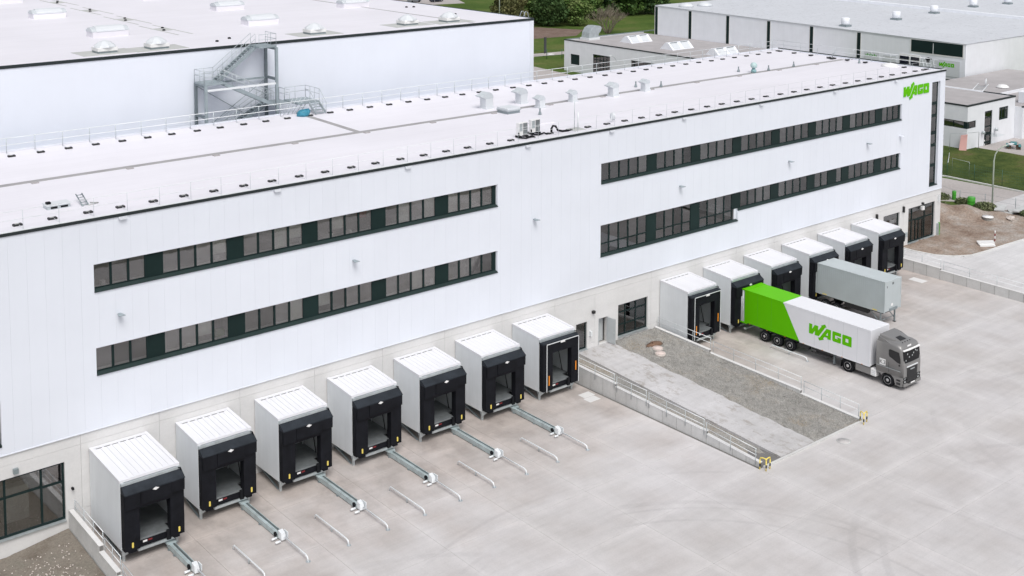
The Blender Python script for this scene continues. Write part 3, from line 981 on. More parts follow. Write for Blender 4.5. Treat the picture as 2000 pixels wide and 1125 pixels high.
for k in range(18):
    xx = XS + 3 + 6.6 * k
    piece('roof_drain', xx, xx + .45, 11.25, 11.62, 18.8, 18.93, M['gravel_roof'], wh)
# the dark edge trim runs in lengths
ex = [XS, 12.6, 17.2, 29.5, 42, 54.5, 67, 79.5, 92, XR + .05]
for a, b in zip(ex[:-1], ex[1:]):
    piece('edge_trim', a + .004, b - .004, -.06, .07, H - .17, H + .02, M['edge'], wh)
    piece('edge_cap', a + .004, b - .004, -.055, .14, H + .022, H + .05, M['galv_white'], wh)
piece('edge_trim', XR - .10, XR + .05, .07, RD + .02, H - .18, H + .03, M['edge'], wh)
piece('edge_trim', XS, XR - .10, RD - .12, RD + .02, H - .19, H + .03, M['reveal'], wh)
# overflow spouts and wall lamps
for k, xx in enumerate((15.7, 26.2, 36.65, 47.9, 56.9, 65.6, 76.0, 87.2, 97.6)):
    mb = MB().prism([(xx - .25, 18.76), (xx - .18, 18.70), (xx + .18, 18.70), (xx + .25, 18.76), (xx + .25, 18.86), (xx - .25, 18.86)], 1, -.18, -.002)
    mb.build('overflow_spout', M['reveal'], wh)
for k, xx in enumerate((15.35, 32.08, 48.6, 65.25, 80.3, 92.9, 98.7)):
    mb = MB().hexa([(xx - .22, -.50, 12.91), (xx + .22, -.50, 12.91), (xx + .10, -.01, 12.90), (xx - .10, -.01, 12.90), (xx - .22, -.50, 12.94), (xx + .22, -.50, 12.94), (xx + .10, -.01, 12.97), (xx - .10, -.01, 12.97)])
    mb.build('wall_lamp', M['stair'] if k < 6 else M['reveal'], wh)
# small fittings on the concrete
for (xx, z, w, h, m) in ((8.95, 5.05, .28, .28, 'galv_dark'), (12.2, 2.95, .12, .12, 'rubber'), (54.75, 2.35, .18, .42, 'galv_white'), (55.05, 4.08, .25, .22, 'cab_dark'),
                         (94.95, 5.0, .16, .62, 'cab_dark'), (99.8, 5.0, .16, .62, 'cab_dark'), (103.4, 5.05, .22, .2, 'cab_dark'), (103.4, 4.55, .4, .4, 'white_paint'),
                         (106.5, 5.1, .14, .7, 'galv_white'), (106.45, 1.6, .2, 1.5, 'galv'), (100.45, 2.2, .1, .5, 'galv')):
    piece('wall_fitting', xx - w / 2, xx + w / 2, -.16, .058, z - h / 2, z + h / 2, M[m], wh)
piece('downpipe', 106.7, 106.82, -.1, .02, .9, 2.4, M['barrel_green'], wh)

# --- green WAGO letters on the facade
ws = thing('wall_sign', 'green WAGO lettering high on the white facade beside the tall stair window', 'sign', (101.4, 0, 17))
logo(ws, lambda u, v, w: (99.1 + 4.72 * u, -.012 - w, 17.94 - 1.02 * v), M['green_paint'], .05)

# ================================================================== ROOF EQUIPMENT
def guardrail(name, label, p0, p1, inward, span=2.08, zb=19.0, h=1.13, off=0.0, foot=1.05, mat_='galv_white', weights=True, rr=.022):
    d = Vector(p1) - Vector(p0); L = d.length; d.normalize()
    iv = Vector(inward)
    g = thing(name, label, 'railing', (p0[0], p0[1], zb))
    n = int(L / span)
    for k in range(n + 1):
        b = Vector((p0[0], p0[1], 0)) + d * (k * span + off)
        if (b - Vector((p0[0], p0[1], 0))).length > L + .01: break
        MB().tube([(b.x, b.y, zb), (b.x, b.y, zb + h)], rr, 6).build('post', M['galv'], g)
        if weights:
            e = b + iv * foot
            MB().tube([(b.x, b.y, zb + .04), (e.x, e.y, zb + .06)], .02, 5).build('foot_arm', M['galv_white'], g)
            s = .26
            mb = MB()
            c = e + Vector((random.uniform(-.06, .06), random.uniform(-.06, .06), 0))
            u = Vector((1, 0, 0)); w = Vector((0, 1, 0))
            mb.box(c.x - .26, c.x + .26, c.y - .16, c.y + .16, zb - .03, zb + .11)
            mb.build('ballast_block', M['chassis'], g, .02)
            piece('ballast_grip', c.x - .16, c.x + .08, c.y - .08, c.y + .05, zb + .111, zb + .13, M['pad'], g)
    a, b = Vector(p0), Vector(p1)
    for hh in (h, h * .55):
        MB().tube([(a.x, a.y, zb + hh), (b.x, b.y, zb + hh)], rr, 6).build('rail', M['galv_white'], g)
    return g
guardrail('roof_guardrail', 'thin guardrail with black ballast blocks along the front roof edge', (5.9, .62, 0), (106.2, .62, 0), (0, 1, 0), foot=.93, rr=.012, zb=18.97)
guardrail('roof_guardrail', 'pale guardrail with ballast blocks along the rear roof edge', (5.2, 21.3, 0), (106.2, 21.3, 0), (0, -1, 0), foot=1.2, zb=18.97, rr=.028)
guardrail('roof_guardrail', 'short guardrail across the right end of the warehouse roof', (106.35, 1.4, 0), (106.35, 21.2, 0), (-1, 0, 0), foot=1.2, zb=18.97, span=2.4, rr=.024)

def vent_hood(x, y, s, label):
    t = thing('roof_vent', label, 'roof vent', (x, y, 18.9), 'gooseneck vents on the warehouse roof')
    w = .40 * s
    MB().box(x - w - .06, x + w + .06, y - w - .06, y + w + .06, 18.85, 19.05).build('base_collar', M['dome'], t, .01)
    MB().box(x - w, x + w, y - w, y + w, 19.05, 19.05 + .75 * s).build('duct', M['dome'], t, .01)
    z0 = 19.05 + .75 * s
    prof = [(x - w * .25 + w * 1.28 * math.cos(R(140 * k / 13)), z0 + w * 1.28 * math.sin(R(140 * k / 13))) for k in range(14)]
    prof += [(x - w * 2.3, z0 + .24 * s), (x - w * 2.25, z0 + .17 * s), (x - w - .02, z0 - .04)]
    mb = MB()
    mb.prism(prof, 1, y - w - .02, y + w + .02)
    mb.build('hood', M['acrylic'], t, .012)
    return t
vent_hood(55.0, 13.75, 1.05, 'large gooseneck roof vent, leftmost of the row of six')
vent_hood(59.05, 13.7, 1.0, 'large gooseneck roof vent, second from the left in the row')
vent_hood(58.9, 10.95, .78, 'small gooseneck roof vent on the grey strip beside the low box hatch')
vent_hood(63.3, 11.4, .74, 'small gooseneck roof vent, third from the right in the row')
vent_hood(68.3, 11.2, .92, 'mid-sized gooseneck roof vent, second from the right in the row')
vent_hood(72.75, 11.3, .80, 'small gooseneck roof vent, rightmost of the row of six')

t = thing('roof_hatch', 'low grey square box hatch on the roof drain strip', 'hatch', (55.3, 11, 18.9))
MB().box(54.55, 55.95, 10.3, 11.7, 18.85, 19.12).build('curb', M['galv_dark'], t); MB().box(54.48, 56.02, 10.22, 11.78, 19.12, 19.2).build('curb_rim', M['galv'], t)
MB().box(54.52, 55.98, 10.26, 11.74, 19.2, 19.38).build('lid', M['dome'], t, .03)
def ac_unit(x, y, label, dbl):
    t = thing('air_conditioner', label, 'air conditioner', (x, y, 18.95))
    MB().box(x - .45, x + .45, y - .18, y + .18, 19.15, 20.15).build('casing', M['white_paint'], t, .02)
    piece('fan_grille', x - .02, x + .42, y - .2, y - .181, 19.62, 20.12, M['leveller'], t)
    piece('fan_grille', x - .02, x + .42, y - .2, y - .181, 19.2, 19.58, M['leveller'], t)
    piece('side_louvre', x - .4, x - .1, y - .196, y - .181, 19.5, 20.1, M['galv'], t)
    for s in (-.35, .35):
        MB().box(x + s - .05, x + s + .05, y - .35, y + .35, 18.95, 19.15).build('foot', M['rubber'], t)
    MB().tube([(x - .5, y - .2, 19.4), (x - .7, y - .5, 19.1), (x - .2, y - .75, 19.05), (x + .5, y - .6, 19.1), (x + .6, y - .9, 19.02)], .07, 6).build('pipe', M['rubber'], t)
    return t
ac_unit(49.05, 2.0, 'white rooftop air conditioner with dark fan, left of the pair by the roof edge', False)
ac_unit(50.65, 2.35, 'white rooftop air conditioner with dark fan, right of the pair by the roof edge', True)
t = thing('insulated_pipe', 'black insulated pipe curving onto the roof beside the air conditioners', 'pipe', (52.2, 1.6, 19))
MB().tube([(51.9, 1.7, 18.95), (51.9, 1.7, 19.35), (52.05, 1.7, 19.55), (52.3, 1.65, 19.5), (52.5, 1.6, 19.15), (52.9, 1.5, 19.05), (53.5, 1.4, 19.03)], .09, 7).build('pipe', M['rubber'], t)
MB().box(51.7, 52.1, 1.5, 1.9, 18.93, 19.0).build('collar', M['dome'], t)
t = thing('antenna_mast', 'thin twin antenna mast on a mat near the front roof edge', 'mast', (54.6, 1.7, 19))
MB().tube([(54.4, 1.7, 18.95), (54.4, 1.7, 21.6)], .03).build('mast', M['galv'], t)
MB().tube([(54.7, 1.6, 18.95), (54.7, 1.6, 20.4)], .05).build('stub', M['galv_white'], t)
MB().box(53.9, 55.2, 1.1, 2.2, 18.945, 18.985).build('mat', M['pad'], t)
t = thing('satellite_dish', 'small pale dish by the roof edge right of the mast', 'dish', (58.9, 1.9, 19))
MB().lathe([(.02, 0), (.22, .05), (.34, .14), (.33, .15), (.2, .07)], (58.8, 1.9, 19.45), 0, 14).build('reflector', M['dome'], t)
MB().tube([(58.8, 1.9, 18.95), (58.8, 1.9, 19.45)], .04).build('stand', M['dome'], t)
MB().box(53.0, 55.2, 4.9, 6.6, 18.9, 19.04).build('roof_plinth', M['roof'], wh)
# open smoke-vent hatch at the left
t = thing('smoke_vent', 'low silvery smoke vent box with a folded arm on the left roof', 'smoke vent', (13.3, 4.0, 18.95))
MB().box(12.55, 13.95, 3.75, 4.55, 18.9, 19.18).build('curb', M['galv'], t)
MB().box(12.5, 14.0, 3.7, 4.6, 19.18, 19.24).build('lid', M['dome'], t)
piece('vent_slot', 12.75, 13.15, 3.735, 3.748, 19.0, 19.12, M['rubber'], t); piece('vent_slot', 13.35, 13.8, 3.735, 3.748, 19.0, 19.12, M['rubber'], t)
piece('motor', 12.6, 12.85, 4.0, 4.3, 19.24, 19.36, M['rubber'], t)
t = thing('folded_ladder', 'grey folded ladder frame leaning beside the smoke vent', 'ladder', (15.0, 4, 18.95))
lad = MB()
for dxx in (0, .38):
    lad.tube([(14.55 + dxx, 3.3, 18.98), (14.75 + dxx, 5.0, 19.35)], .04)
for k in range(5):
    f = k / 5 + .1
    lad.tube([(14.55 + .2 * f, 3.3 + 1.7 * f, 18.98 + .37 * f), (14.93 + .2 * f, 3.3 + 1.7 * f, 18.98 + .37 * f)], .03)
lad.build('frame', M['galv_dark'], t)
MB().tube([(14.9, 3.3, 18.98), (15.6, 3.5, 19.0), (15.2, 3.8, 19.0)], .04).build('arm', M['pad'], t)
# little dark air outlets
for k, (xx, yy, lb) in enumerate(((56.6, 8.4, 'in front of the small vent by the box hatch'), (73.6, 13.4, 'behind the rightmost gooseneck vent'), (75.6, 11.9, 'on the drain strip right of the vents'),
        (89.2, 13.4, 'left of the teal roof cowl'), (92.4, 11.95, 'on the drain strip right of the teal cowl'), (96.8, 12.0, 'near the far end of the drain strip'), (104.6, 9.0, 'near the right end guardrail'))):
    t = thing('air_outlet', 'small dark conical air outlet ' + lb, 'air outlet', (xx, yy, 18.9), 'small dark roof outlets')
    MB().lathe([(.16, 0), (.15, .1), (.07, .35), (.06, .5), (.1, .52), (.02, .6)], (xx, yy, 18.88), 2, 10).build('cowl', M['galv_dark'], t)
t = thing('teal_cowl', 'pale teal rotating cowl on the roof drain strip', 'cowl', (90.1, 12.1, 18.9))
MB().lathe([(.28, 0), (.28, .3), (.18, .34), (.18, .5)], (90.1, 12.1, 18.88), 2, 12).build('base', mat('dull_teal', (.22, .38, .40), .5), t)
MB().lathe([(.18, .5), (.34, .58), (.36, .85), (.22, 1.05), (.02, 1.1)], (90.1, 12.1, 18.88), 2, 12).build('head', mat('pale_teal', (.45, .60, .60), .5), t)
t = thing('roof_dome', 'flat white dome near the right end of the roof', 'skylight', (105, 5.3, 18.9))
MB().lathe([(.95, 0), (.95, .12), (.7, .3), (.3, .4), (.01, .42)], (105.0, 5.4, 18.9), 2, 16).build('dome', M['white_paint'], t)
t = thing('access_bracket', 'small dark bracket standing at the far roof corner', 'bracket', (105.2, 12.6, 18.9))
MB().tube([(105.2, 12.9, 18.95), (105.2, 12.9, 19.5), (105.2, 12.5, 19.7)], .06).build('arm', M['galv'], t); MB().box(104.8, 105.6, 12.7, 13.1, 18.9, 19.02).build('block', M['chassis'], t)

# ================================================================== REAR STORAGE HALL
HY, HZ, HX0, HX1 = 25.0, 24.95, -25.0, 70.35
hall = thing('storage_hall', 'tall white storage hall with flat white roof behind the warehouse', 'building', (22, 60, 0))
piece('wall', HX0, HX1, HY, HY + .3, 0, HZ - .02, M['cladding'], hall)
piece('wall', HX1 - .3, HX1 - .004, HY + .3, 105, 0, HZ - .03, M['cladding'], hall)
piece('wall', HX0 + .004, HX0 + .3, HY + .3, 105, 0, HZ - .03, M['cladding'], hall)
piece('wall_corner', HX1 - .5, HX1 + .02, HY - .03, HY - .002, 0.9, HZ - .2, M['reveal'], hall)
rf = MB()
for k in range(10):
    a, b = HX0 + .1 + (HX1 - HX0 - .2) * k / 10, HX0 + .1 + (HX1 - HX0 - .2) * (k + 1) / 10
    rf.face([(a, HY + .1, HZ - .06), (b, HY + .1, HZ - .06), (b, 105, HZ - .06), (a, 105, HZ - .06)])
rf.build('roof', M['roof'], hall)
piece('wall', HX0 + .31, HX1 - .31, 104.7, 105, 0, HZ - .08, M['cladding'], hall)
for a, b in zip([HX0, -8, 12, 34, 56], [-8, 12, 34, 56, HX1 + .05]):
    piece('edge_trim', a + .004, b - .004, HY - .06, HY + .12, HZ - .24, HZ + .0, M['edge'], hall)
piece('edge_trim', HX1 - .1, HX1 + .06, HY + .12, 105, HZ - .1, HZ + .02, M['edge'], hall)
piece('roof_drain_strip', 62.85, 63.1, HY + .2, 104, HZ - .06, HZ - .045, M['roof_strip'], hall)
for k, yy in enumerate((73.0, 61.4, 50.4, 40.0)):
    mb = MB()
    xx = 37.8 - .5 * k
    mb.hexa([(xx - .5, yy - 1.3, HZ - .058), (xx + .9, yy - .9, HZ - .058), (xx + .5, yy + 1.3, HZ - .058), (xx - .9, yy + .9, HZ - .058), (xx - .5, yy - 1.3, HZ - .046), (xx + .9, yy - .9, HZ - .046), (xx + .5, yy + 1.3, HZ - .046), (xx - .9, yy + .9, HZ - .046)])
    mb.build('drain_mat', M['pad'], hall)
    for dx_, dy_ in ((-.35, -1.0), (.35, .9)):
        MB().lathe([(.16, 0), (.14, .12), (.02, .14)], (xx + dx_, yy + dy_, HZ - .05), 2, 8).build('roof_drain', M['rubber'], hall)
    for s in (-.7, .7):
        MB().box(xx + s - .1, xx + s + .1, yy - 5, yy + 4, HZ - .058, HZ - .047).build('drain_seam', M['pad'], hall)
def long_dome(x, y, label):
    t = thing('long_skylight', label, 'skylight', (x, y, HZ - .06), 'long dome skylights on the hall roof')
    L, w = 1.7, .8
    MB().box(x - L, x + L, y - w, y + w, HZ - .1, HZ + .42).build('curb', M['roof'], t, .03)
    mb = MB()
    prof = [(y - w - .05, HZ + .42), (y - w, HZ + .62), (y - w * .5, HZ + .86), (y, HZ + .94), (y + w * .5, HZ + .86), (y + w, HZ + .62), (y + w + .05, HZ + .42)]
    mb.prism(prof, 0, x - L * .78, x + L * .78)
    mb.build('dome', M['dome'], t, .05)
    mb = MB()
    mb.prism([(p[0] * .93 + y * .07, HZ + .42 + (p[1] - HZ - .42) * .8) for p in prof], 0, x - L - .08, x + L + .08)
    mb.build('end_cap', M['acrylic'], t, .06)
long_dome(31.3, 57.5, 'long dome skylight on the hall roof, nearest of the left column')
for (xx, yy, lb) in ((30.3, 38.6, 'long dome skylight behind the leftmost pyramid skylight'), (33.0, 76.5, 'long dome skylight cut by the left top of the picture'), (49.7, 53.0, 'long dome skylight right of the roof drains'),
                     (45.8, 38.3, 'long dome skylight just behind the steel stair head'), (62.3, 47.0, 'long dome skylight at the top right of the hall roof'), (48.5, 70.0, 'long dome skylight farthest back in the middle of the hall roof')):
    long_dome(xx, yy, lb)
for t in [o for o in bpy.data.objects if o.get('label', '') == 'long dome skylight on the hall roof, nearest of the left column']:
    t['label'] = 'long dome skylight second from the top left corner of the hall roof'
def pyramid(x, y, label):
    t = thing('pyramid_skylight', label, 'skylight', (x, y, HZ - .06), 'pyramid skylights along the hall roof edge')
    piece('mat', x - 2.3, x + 2.3, y - 1.5, y + 1.5, HZ - .058, HZ - .04, M['pad'], t)
    MB().box(x - .8, x + .8, y - .7, y + .7, HZ - .04, HZ + .12).build('curb', M['galv_dark'], t)
    MB().box(x - .85, x + .85, y - .75, y + .75, HZ + .12, HZ + .42).build('rim', M['white_paint'], t, .03)
    MB().lathe([(.95, .42), (.9, .55), (.45, .85), (.03, 1.0)], (x, y, HZ), 2, 8, False).build('pyramid', M['dome'], t)
for (xx, yy, lb) in ((25.8, 27.9, 'pyramid skylight on a grey mat, leftmost on the hall edge'), (30.2, 27.6, 'pyramid skylight on a grey mat, second from the left'), (45.9, 28.0, 'pyramid skylight on a grey mat just right of the steel stair'),
                     (56.9, 28.6, 'pyramid skylight on a grey mat, second from the right'), (61.8, 28.2, 'pyramid skylight on a grey mat, rightmost on the hall edge')):
    pyramid(xx, yy, lb)
for k, (xx, yy) in enumerate(((36.2, 28.4), (38.0, 29.6), (65.5, 33.5), (66.4, 33.2), (66.6, 42.5), (67.4, 42.2))):
    MB().lathe([(.16, 0), (.14, .12), (.02, .14)], (xx, yy, HZ - .05), 2, 8).build('roof_drain', M['rubber'], hall)
t = thing('corner_ladder', 'thin grey ladder hoop at the right corner of the hall roof', 'ladder', (70.6, 26.6, 24))
MB().tube([(70.2, 26.4, 25), (70.45, 26.4, 25.5), (70.75, 26.4, 25.4), (71.0, 26.4, 24.6), (71.0, 26.4, 18)], .035).build('rail', M['galv'], t)
MB().tube([(70.2, 27.0, 25), (70.45, 27.0, 25.5), (70.75, 27.0, 25.4), (71.0, 27.0, 24.6), (71.0, 27.0, 18)], .035).build('rail', M['galv'], t)

# --- steel stair between the roofs
st = thing('steel_stair', 'galvanised steel stair tower climbing from the warehouse roof to the hall roof', 'staircase', (35.6, 23.7, 17))
YF, YB = 22.75, 24.65
for (xx, yy, z1) in ((32.3, YF, 22.1), (32.3, YB, 22.1), (38.95, YF, 24.75), (38.95, YB, 24.75)):
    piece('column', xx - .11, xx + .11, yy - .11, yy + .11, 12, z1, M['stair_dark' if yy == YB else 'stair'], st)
for (xx, z) in ((32.3, 22.0), (38.95, 24.65), (38.95, 22.0), (32.3, 19.4)):
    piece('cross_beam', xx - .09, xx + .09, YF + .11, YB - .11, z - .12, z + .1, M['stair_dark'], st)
piece('long_beam', 32.42, 38.83, YF - .07, YF + .07, 21.55, 21.72, M['galv_white'], st)
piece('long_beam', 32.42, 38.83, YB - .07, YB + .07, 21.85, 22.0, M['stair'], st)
MB().tube([(32.4, YB, 17.6), (38.9, YB, 21.8)], .03).build('brace', M['stair'], st)
MB().tube([(32.4, YB, 21.8), (38.9, YB, 17.6)], .03).build('brace', M['stair'], st)
def flight(xa, za, xb, zb, y0, y1, n):
    for yy in (y0, y1):
        mb = MB()
        mb.hexa([(xa, yy - .03, za - .28), (xb, yy - .03, zb - .28), (xb, yy + .03, zb - .28), (xa, yy + .03, za - .28), (xa, yy - .03, za + .06), (xb, yy - .03, zb + .06), (xb, yy + .03, zb + .06), (xa, yy + .03, za + .06)])
        mb.build('stringer', M['stair'], st)
        L = Vector((xa, yy, za)); U = Vector((xb, yy, zb))
        for hh in (1.05, .6):
            MB().tube([(L.x, yy, za + hh), (U.x, yy, zb + hh)], .024, 5).build('handrail', M['stair_rail'], st)
        for k in range(5):
            p = L.lerp(U, k / 4)
            MB().tube([(p.x, yy, p.z), (p.x, yy, p.z + 1.05)], .022, 5).build('baluster', M['stair_rail'], st)
    for k in range(1, n):
        f = k / n
        xx, zz = xa + (xb - xa) * f, za + (zb - za) * f
        piece('tread', xx - .14, xx + .14, y0 + .03, y1 - .03, zz - .03, zz, M['stair'], st)
def landing(x0, x1, y0, y1, z, sides, m='stair'):
    piece('landing', x0, x1, y0, y1, z - .14, z, M[m], st)
    for (a, b) in sides:
        L = (Vector(b) - Vector(a)).length
        for hh in (1.05, .6):
            MB().tube([(a[0], a[1], z + hh), (b[0], b[1], z + hh)], .024, 5).build('handrail', M['stair_rail'], st)
        n = max(1, round(L / .9))
        for k in range(n + 1):
            p = Vector((a[0], a[1])).lerp(Vector((b[0], b[1])), k / n)
            MB().tube([(p.x, p.y, z), (p.x, p.y, z + 1.05)], .022, 5).build('baluster', M['stair_rail'], st)
landing(32.2, 34.1, YF - .05, YB + .05, 22.2, [((32.2, YF), (32.2, YB)), ((32.2, YB), (33.9, YB)), ((32.2, YF), (33.6, YF))])
landing(37.4, 39.1, YF + .2, YB + .3, 24.88, [((39.05, YF + .2), (39.05, YB + .2)), ((37.4, YF + .2), (39.05, YF + .2))])
flight(33.9, 22.2, 37.5, 24.88, YB - .85, YB, 14)
flight(34.0, 22.2, 38.6, 19.9, YF, YF + .85, 13)
landing(38.5, 40.2, YF - .05, YB, 19.85, [((40.2, YF), (40.2, YB)), ((38.6, YB), (40.2, YB))])
flight(38.6, 19.85, 34.0, 17.5, YB - .85, YB, 13)
landing(40.1, 42.3, 21.2, YF + .9, 19.95, [((40.2, YF + .9), (42.3, YF + .9)), ((42.3, YF + .9), (42.3, 21.3))])
for k in range(4):
    piece('tread', 41.3, 42.2, 20.95 - .26 * k, 21.2 - .26 * k, 19.72 - .22 * k, 19.76 - .22 * k, M['stair'], st)
for xx in (41.25, 42.25):
    MB().hexa([(xx - .03, 20.1, 18.97), (xx + .03, 20.1, 18.97), (xx + .03, 21.2, 19.6), (xx - .03, 21.2, 19.6), (xx - .03, 20.1, 19.2), (xx + .03, 20.1, 19.2), (xx + .03, 21.2, 19.98), (xx - .03, 21.2, 19.98)]).build('stringer', M['stair_rail'], st)
    MB().tube([(xx, 20.1, 19.0), (xx, 20.05, 20.0), (xx, 21.2, 21.0), (xx, 21.9, 21.0)], .03, 6).build('handrail', M['stair_rail'], st)
for k in range(5):
    MB().tube([(38.9 + .42 * k, 21.6, 19.0), (39.9 + .42 * k, 21.6, 20.4)], .035, 6).build('brace', M['stair_rail'], st)
t = thing('tarpaulin_bundle', 'crumpled blue tarpaulin with a pinkish rag beside the roof stair', 'tarpaulin', (40.3, 20.5, 18.97))
mb = MB()
rr = random.Random(2)
prof = [(r_, h_) for r_, h_ in ((.42, 0), (.50, .14), (.44, .36), (.36, .52), (.2, .40), (.02, .36))]
mb.lathe(prof, (40.2, 20.4, 18.96), 2, 14)
mb.v = [(v[0] + rr.uniform(-.09, .09) + (v[0] - 40.2) * .3, v[1] + rr.uniform(-.09, .09), max(18.97, v[2] + rr.uniform(-.09, .09))) for v in mb.v]
mb.build('sheet', M['blue'], t)
MB().lathe([(.13, 0), (.15, .07), (.07, .12), (.01, .14)], (40.25, 20.2, 19.36), 2, 9).build('rag', M['skin_tone'], t)

# ================================================================== LOADING DOCKS
S, W = 5.5258, 3.6073
XA, XB = 13.2736, 62.9606
ZB, ZF, ZS = 5.087, 4.868, 0.70

def make_dock(D, kind):
    """dock house at the origin: x 0..W along the wall, y 0..-D outwards"""
    t = thing('dock_house', '', 'loading dock', (0, 0, 0), 'white loading dock houses along the wall')
    for xx in (0.0, W - .08):
        mb = MB().prism([(0.0, ZS), (-D, ZS), (-D, ZF - .02), (0.0, ZB - .02)], 0, xx, xx + .08)
        sw = mb.build('side_wall', M['dock_white'], t)
        if xx == 0.0:
            pass
    # roof: edge trims and eight sheet strips with open seams
    def rz(y): return ZF + (ZB - ZF) * (1 + y / D)
    n = 9
    for k in range(n):
        a, b = .20 + (W - .40) * k / n, .20 + (W - .40) * (k + 1) / n
        mb = MB().hexa([(a + .009, -D + .10, rz(-D + .1) - .06), (b - .009, -D + .10, rz(-D + .1) - .06), (b - .009, -.28, rz(-.28) - .06), (a + .009, -.28, rz(-.28) - .06),
                        (a + .009, -D + .10, rz(-D + .1)), (b - .009, -D + .10, rz(-D + .1)), (b - .009, -.28, rz(-.28)), (a + .009, -.28, rz(-.28))])
        mb.build('roof_strip', M['dock_roof'], t)
    mb = MB().hexa([(.05, -D + .02, rz(-D) - .12), (W - .05, -D + .02, rz(-D) - .12), (W - .05, 0.03, ZB - .12), (.05, 0.03, ZB - .12),
                    (.05, -D + .02, rz(-D) - .035), (W - .05, -D + .02, rz(-D) - .035), (W - .05, 0.03, ZB - .035), (.05, 0.03, ZB - .035)])
    mb.build('roof_deck', M['dock_in'], t)
    for a, b, c, d in ((-.02, .195, -D - .04, .03), (W - .195, W + .02, -D - .04, .03)):
        MB().hexa([(a, c, rz(c) - .14), (b, c, rz(c) - .14), (b, d, rz(d) - .14), (a, d, rz(d) - .14), (a, c, rz(c) + .022), (b, c, rz(c) + .022), (b, d, rz(d) + .022), (a, d, rz(d) + .022)]).build('roof_edge', M['dock_roof'], t)
    MB().box(.20, W - .20, -.27, .03, ZB - .10, ZB + .012).build('roof_edge', M['dock_roof'], t)
    MB().box(.20, W - .20, -D - .035, -D + .095, ZF - .12, ZF + .018).build('roof_edge', M['dock_roof'], t)
    for k in range(6):
        a = .30 + .5 * k
        piece('vent_slot', a, a + .36, -.345, -.30, rz(-.32) - .02, rz(-.32) + .009, M['slot'], t)
    # gutter below the front edge, with its hose
    piece('gutter', .02, W - .02, -D - .16, -D - .002, ZF - .32, ZF - .145, M['galv'], t)
    MB().tube([(W - .12, -D - .18, ZF - .18), (W - .02, -D - .26, ZF - .2), (W + .03, -D - .26, ZF - .4), (W + .03, -D - .22, ZF - .8)], .035, 6).build('hose', M['rubber'], t)
    F = -D
    # inside: floor plate, lining, closed sectional door
    piece('inner_lining', .082, .13, F + .02, -.02, 1.2, ZF - .2, M['dock_in'], t)
    piece('inner_lining', W - .13, W - .082, F + .02, -.02, 1.2, ZF - .2, M['dock_in'], t)
    piece('ceiling', .14, W - .14, F + .02, -.02, ZF - .26, ZF - .2, M['dock_in'], t)
    piece('floor_plate', .135, W - .135, F + .6, -.02, 1.10, 1.20, M['leveller'], t)
    dl = piece('leveller', .75, W - .75, F - .25, F + .595, 1.10, 1.215, M['leveller'], t)
    for k in range(6):
        piece('door_section', .5, W - .5, -.12, -.05, 1.25 + .52 * k, 1.25 + .52 * (k + 1) - .012, M['dock_in'], t)
    MB().tube([(W - .22, -.3, 1.2), (W - .22, -.3, 4.2)], .05).build('door_rail', M['galv_white'], t)
    MB().tube([(W - .2, F + 1.1, 1.2), (W - .2, F + 1.9, 3.9)], .03).build('cable', M['rubber'], t)
    # substructure
    piece('front_beam', .9, W - .35, F - .30, F - .05, .50, .66, M['galv'], t)
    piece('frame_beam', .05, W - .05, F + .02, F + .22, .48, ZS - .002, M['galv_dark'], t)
    MB().prism([(.02, .42), (.02, ZS + .25), (.25, ZS + .16), (.55, ZS - .05), (.62, .56), (.12, .40)], 1, F - .10, F - .02).build('corner_plate', M['galv'], t)
    MB().prism([(W - .05, .42), (W - .05, ZS + .55), (W - .4, ZS + .45), (W - .8, ZS - .05), (W - .62, .50)], 1, F - .10, F - .02).build('corner_plate', M['galv'], t)
    for xx in (.1, W - .25):
        piece('leg', xx, xx + .14, F + .04, F + .18, 0.0, .48, M['galv'], t)
        MB().hexa([(xx + .02, F + .35, 0.0), (xx + .14, F + .35, 0.0), (xx + .14, F + .5, 0.0), (xx + .02, F + .5, 0.0), (xx + .02, -.35, ZS - .02), (xx + .14, -.35, ZS - .02), (xx + .14, -.2, ZS - .02), (xx + .02, -.2, ZS - .02)]).build('brace', M['galv_dark'], t)
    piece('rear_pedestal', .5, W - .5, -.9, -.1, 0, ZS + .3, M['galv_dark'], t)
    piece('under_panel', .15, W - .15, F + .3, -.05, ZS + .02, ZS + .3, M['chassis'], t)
    # bumpers, lip panel with maker's plate
    piece('front_panel', .72, W - .72, F - .245, F + .0, .70, 1.09, M['curtain'], t)
    piece('label_plate', 1.20, 1.46, F - .262, F - .25, .92, 1.03, M['white_paint'], t)
    piece('label_plate', 1.52, 1.76, F - .262, F - .25, .93, 1.02, M['red_mark'], t)
    MB().box(W - 1.0, W - .74, F - .42, F - .26, .62, 1.22).build('bumper', M['rubber'], t, .03)
    MB().box(.74, 1.0, F - .36, F - .26, .70, 1.18).build('bumper', M['rubber'], t, .03)
    # shelter
    if kind == 'hood':
        MB().prism([(F - .02, 4.60), (F - .08, 4.63), (F - .66, 4.24), (F - .66, 4.18), (F - .02, 4.18)], 0, .03, W + .08).build('hood', M['hood'], t)
        # front flap in three widths
        for (a, b, z0, dy_) in ((.05, .97, 3.32, 0.0), (.985, W - .78, 3.42, .03), (W - .765, W + .06, 3.50, 0.0)):
            MB().hexa([(a, F - .64 - dy_, z0), (b, F - .64 - dy_, z0), (b, F - .56, z0), (a, F - .56, z0), (a, F - .655 - dy_, 4.175), (b, F - .655 - dy_, 4.175), (b, F - .50, 4.175), (a, F - .50, 4.175)]).build('head_curtain', M['curtain'], t, .012)
        piece('head_curtain', .95, W - .75, F - .52, F - .46, 3.18, 4.17, M['curtain'], t)
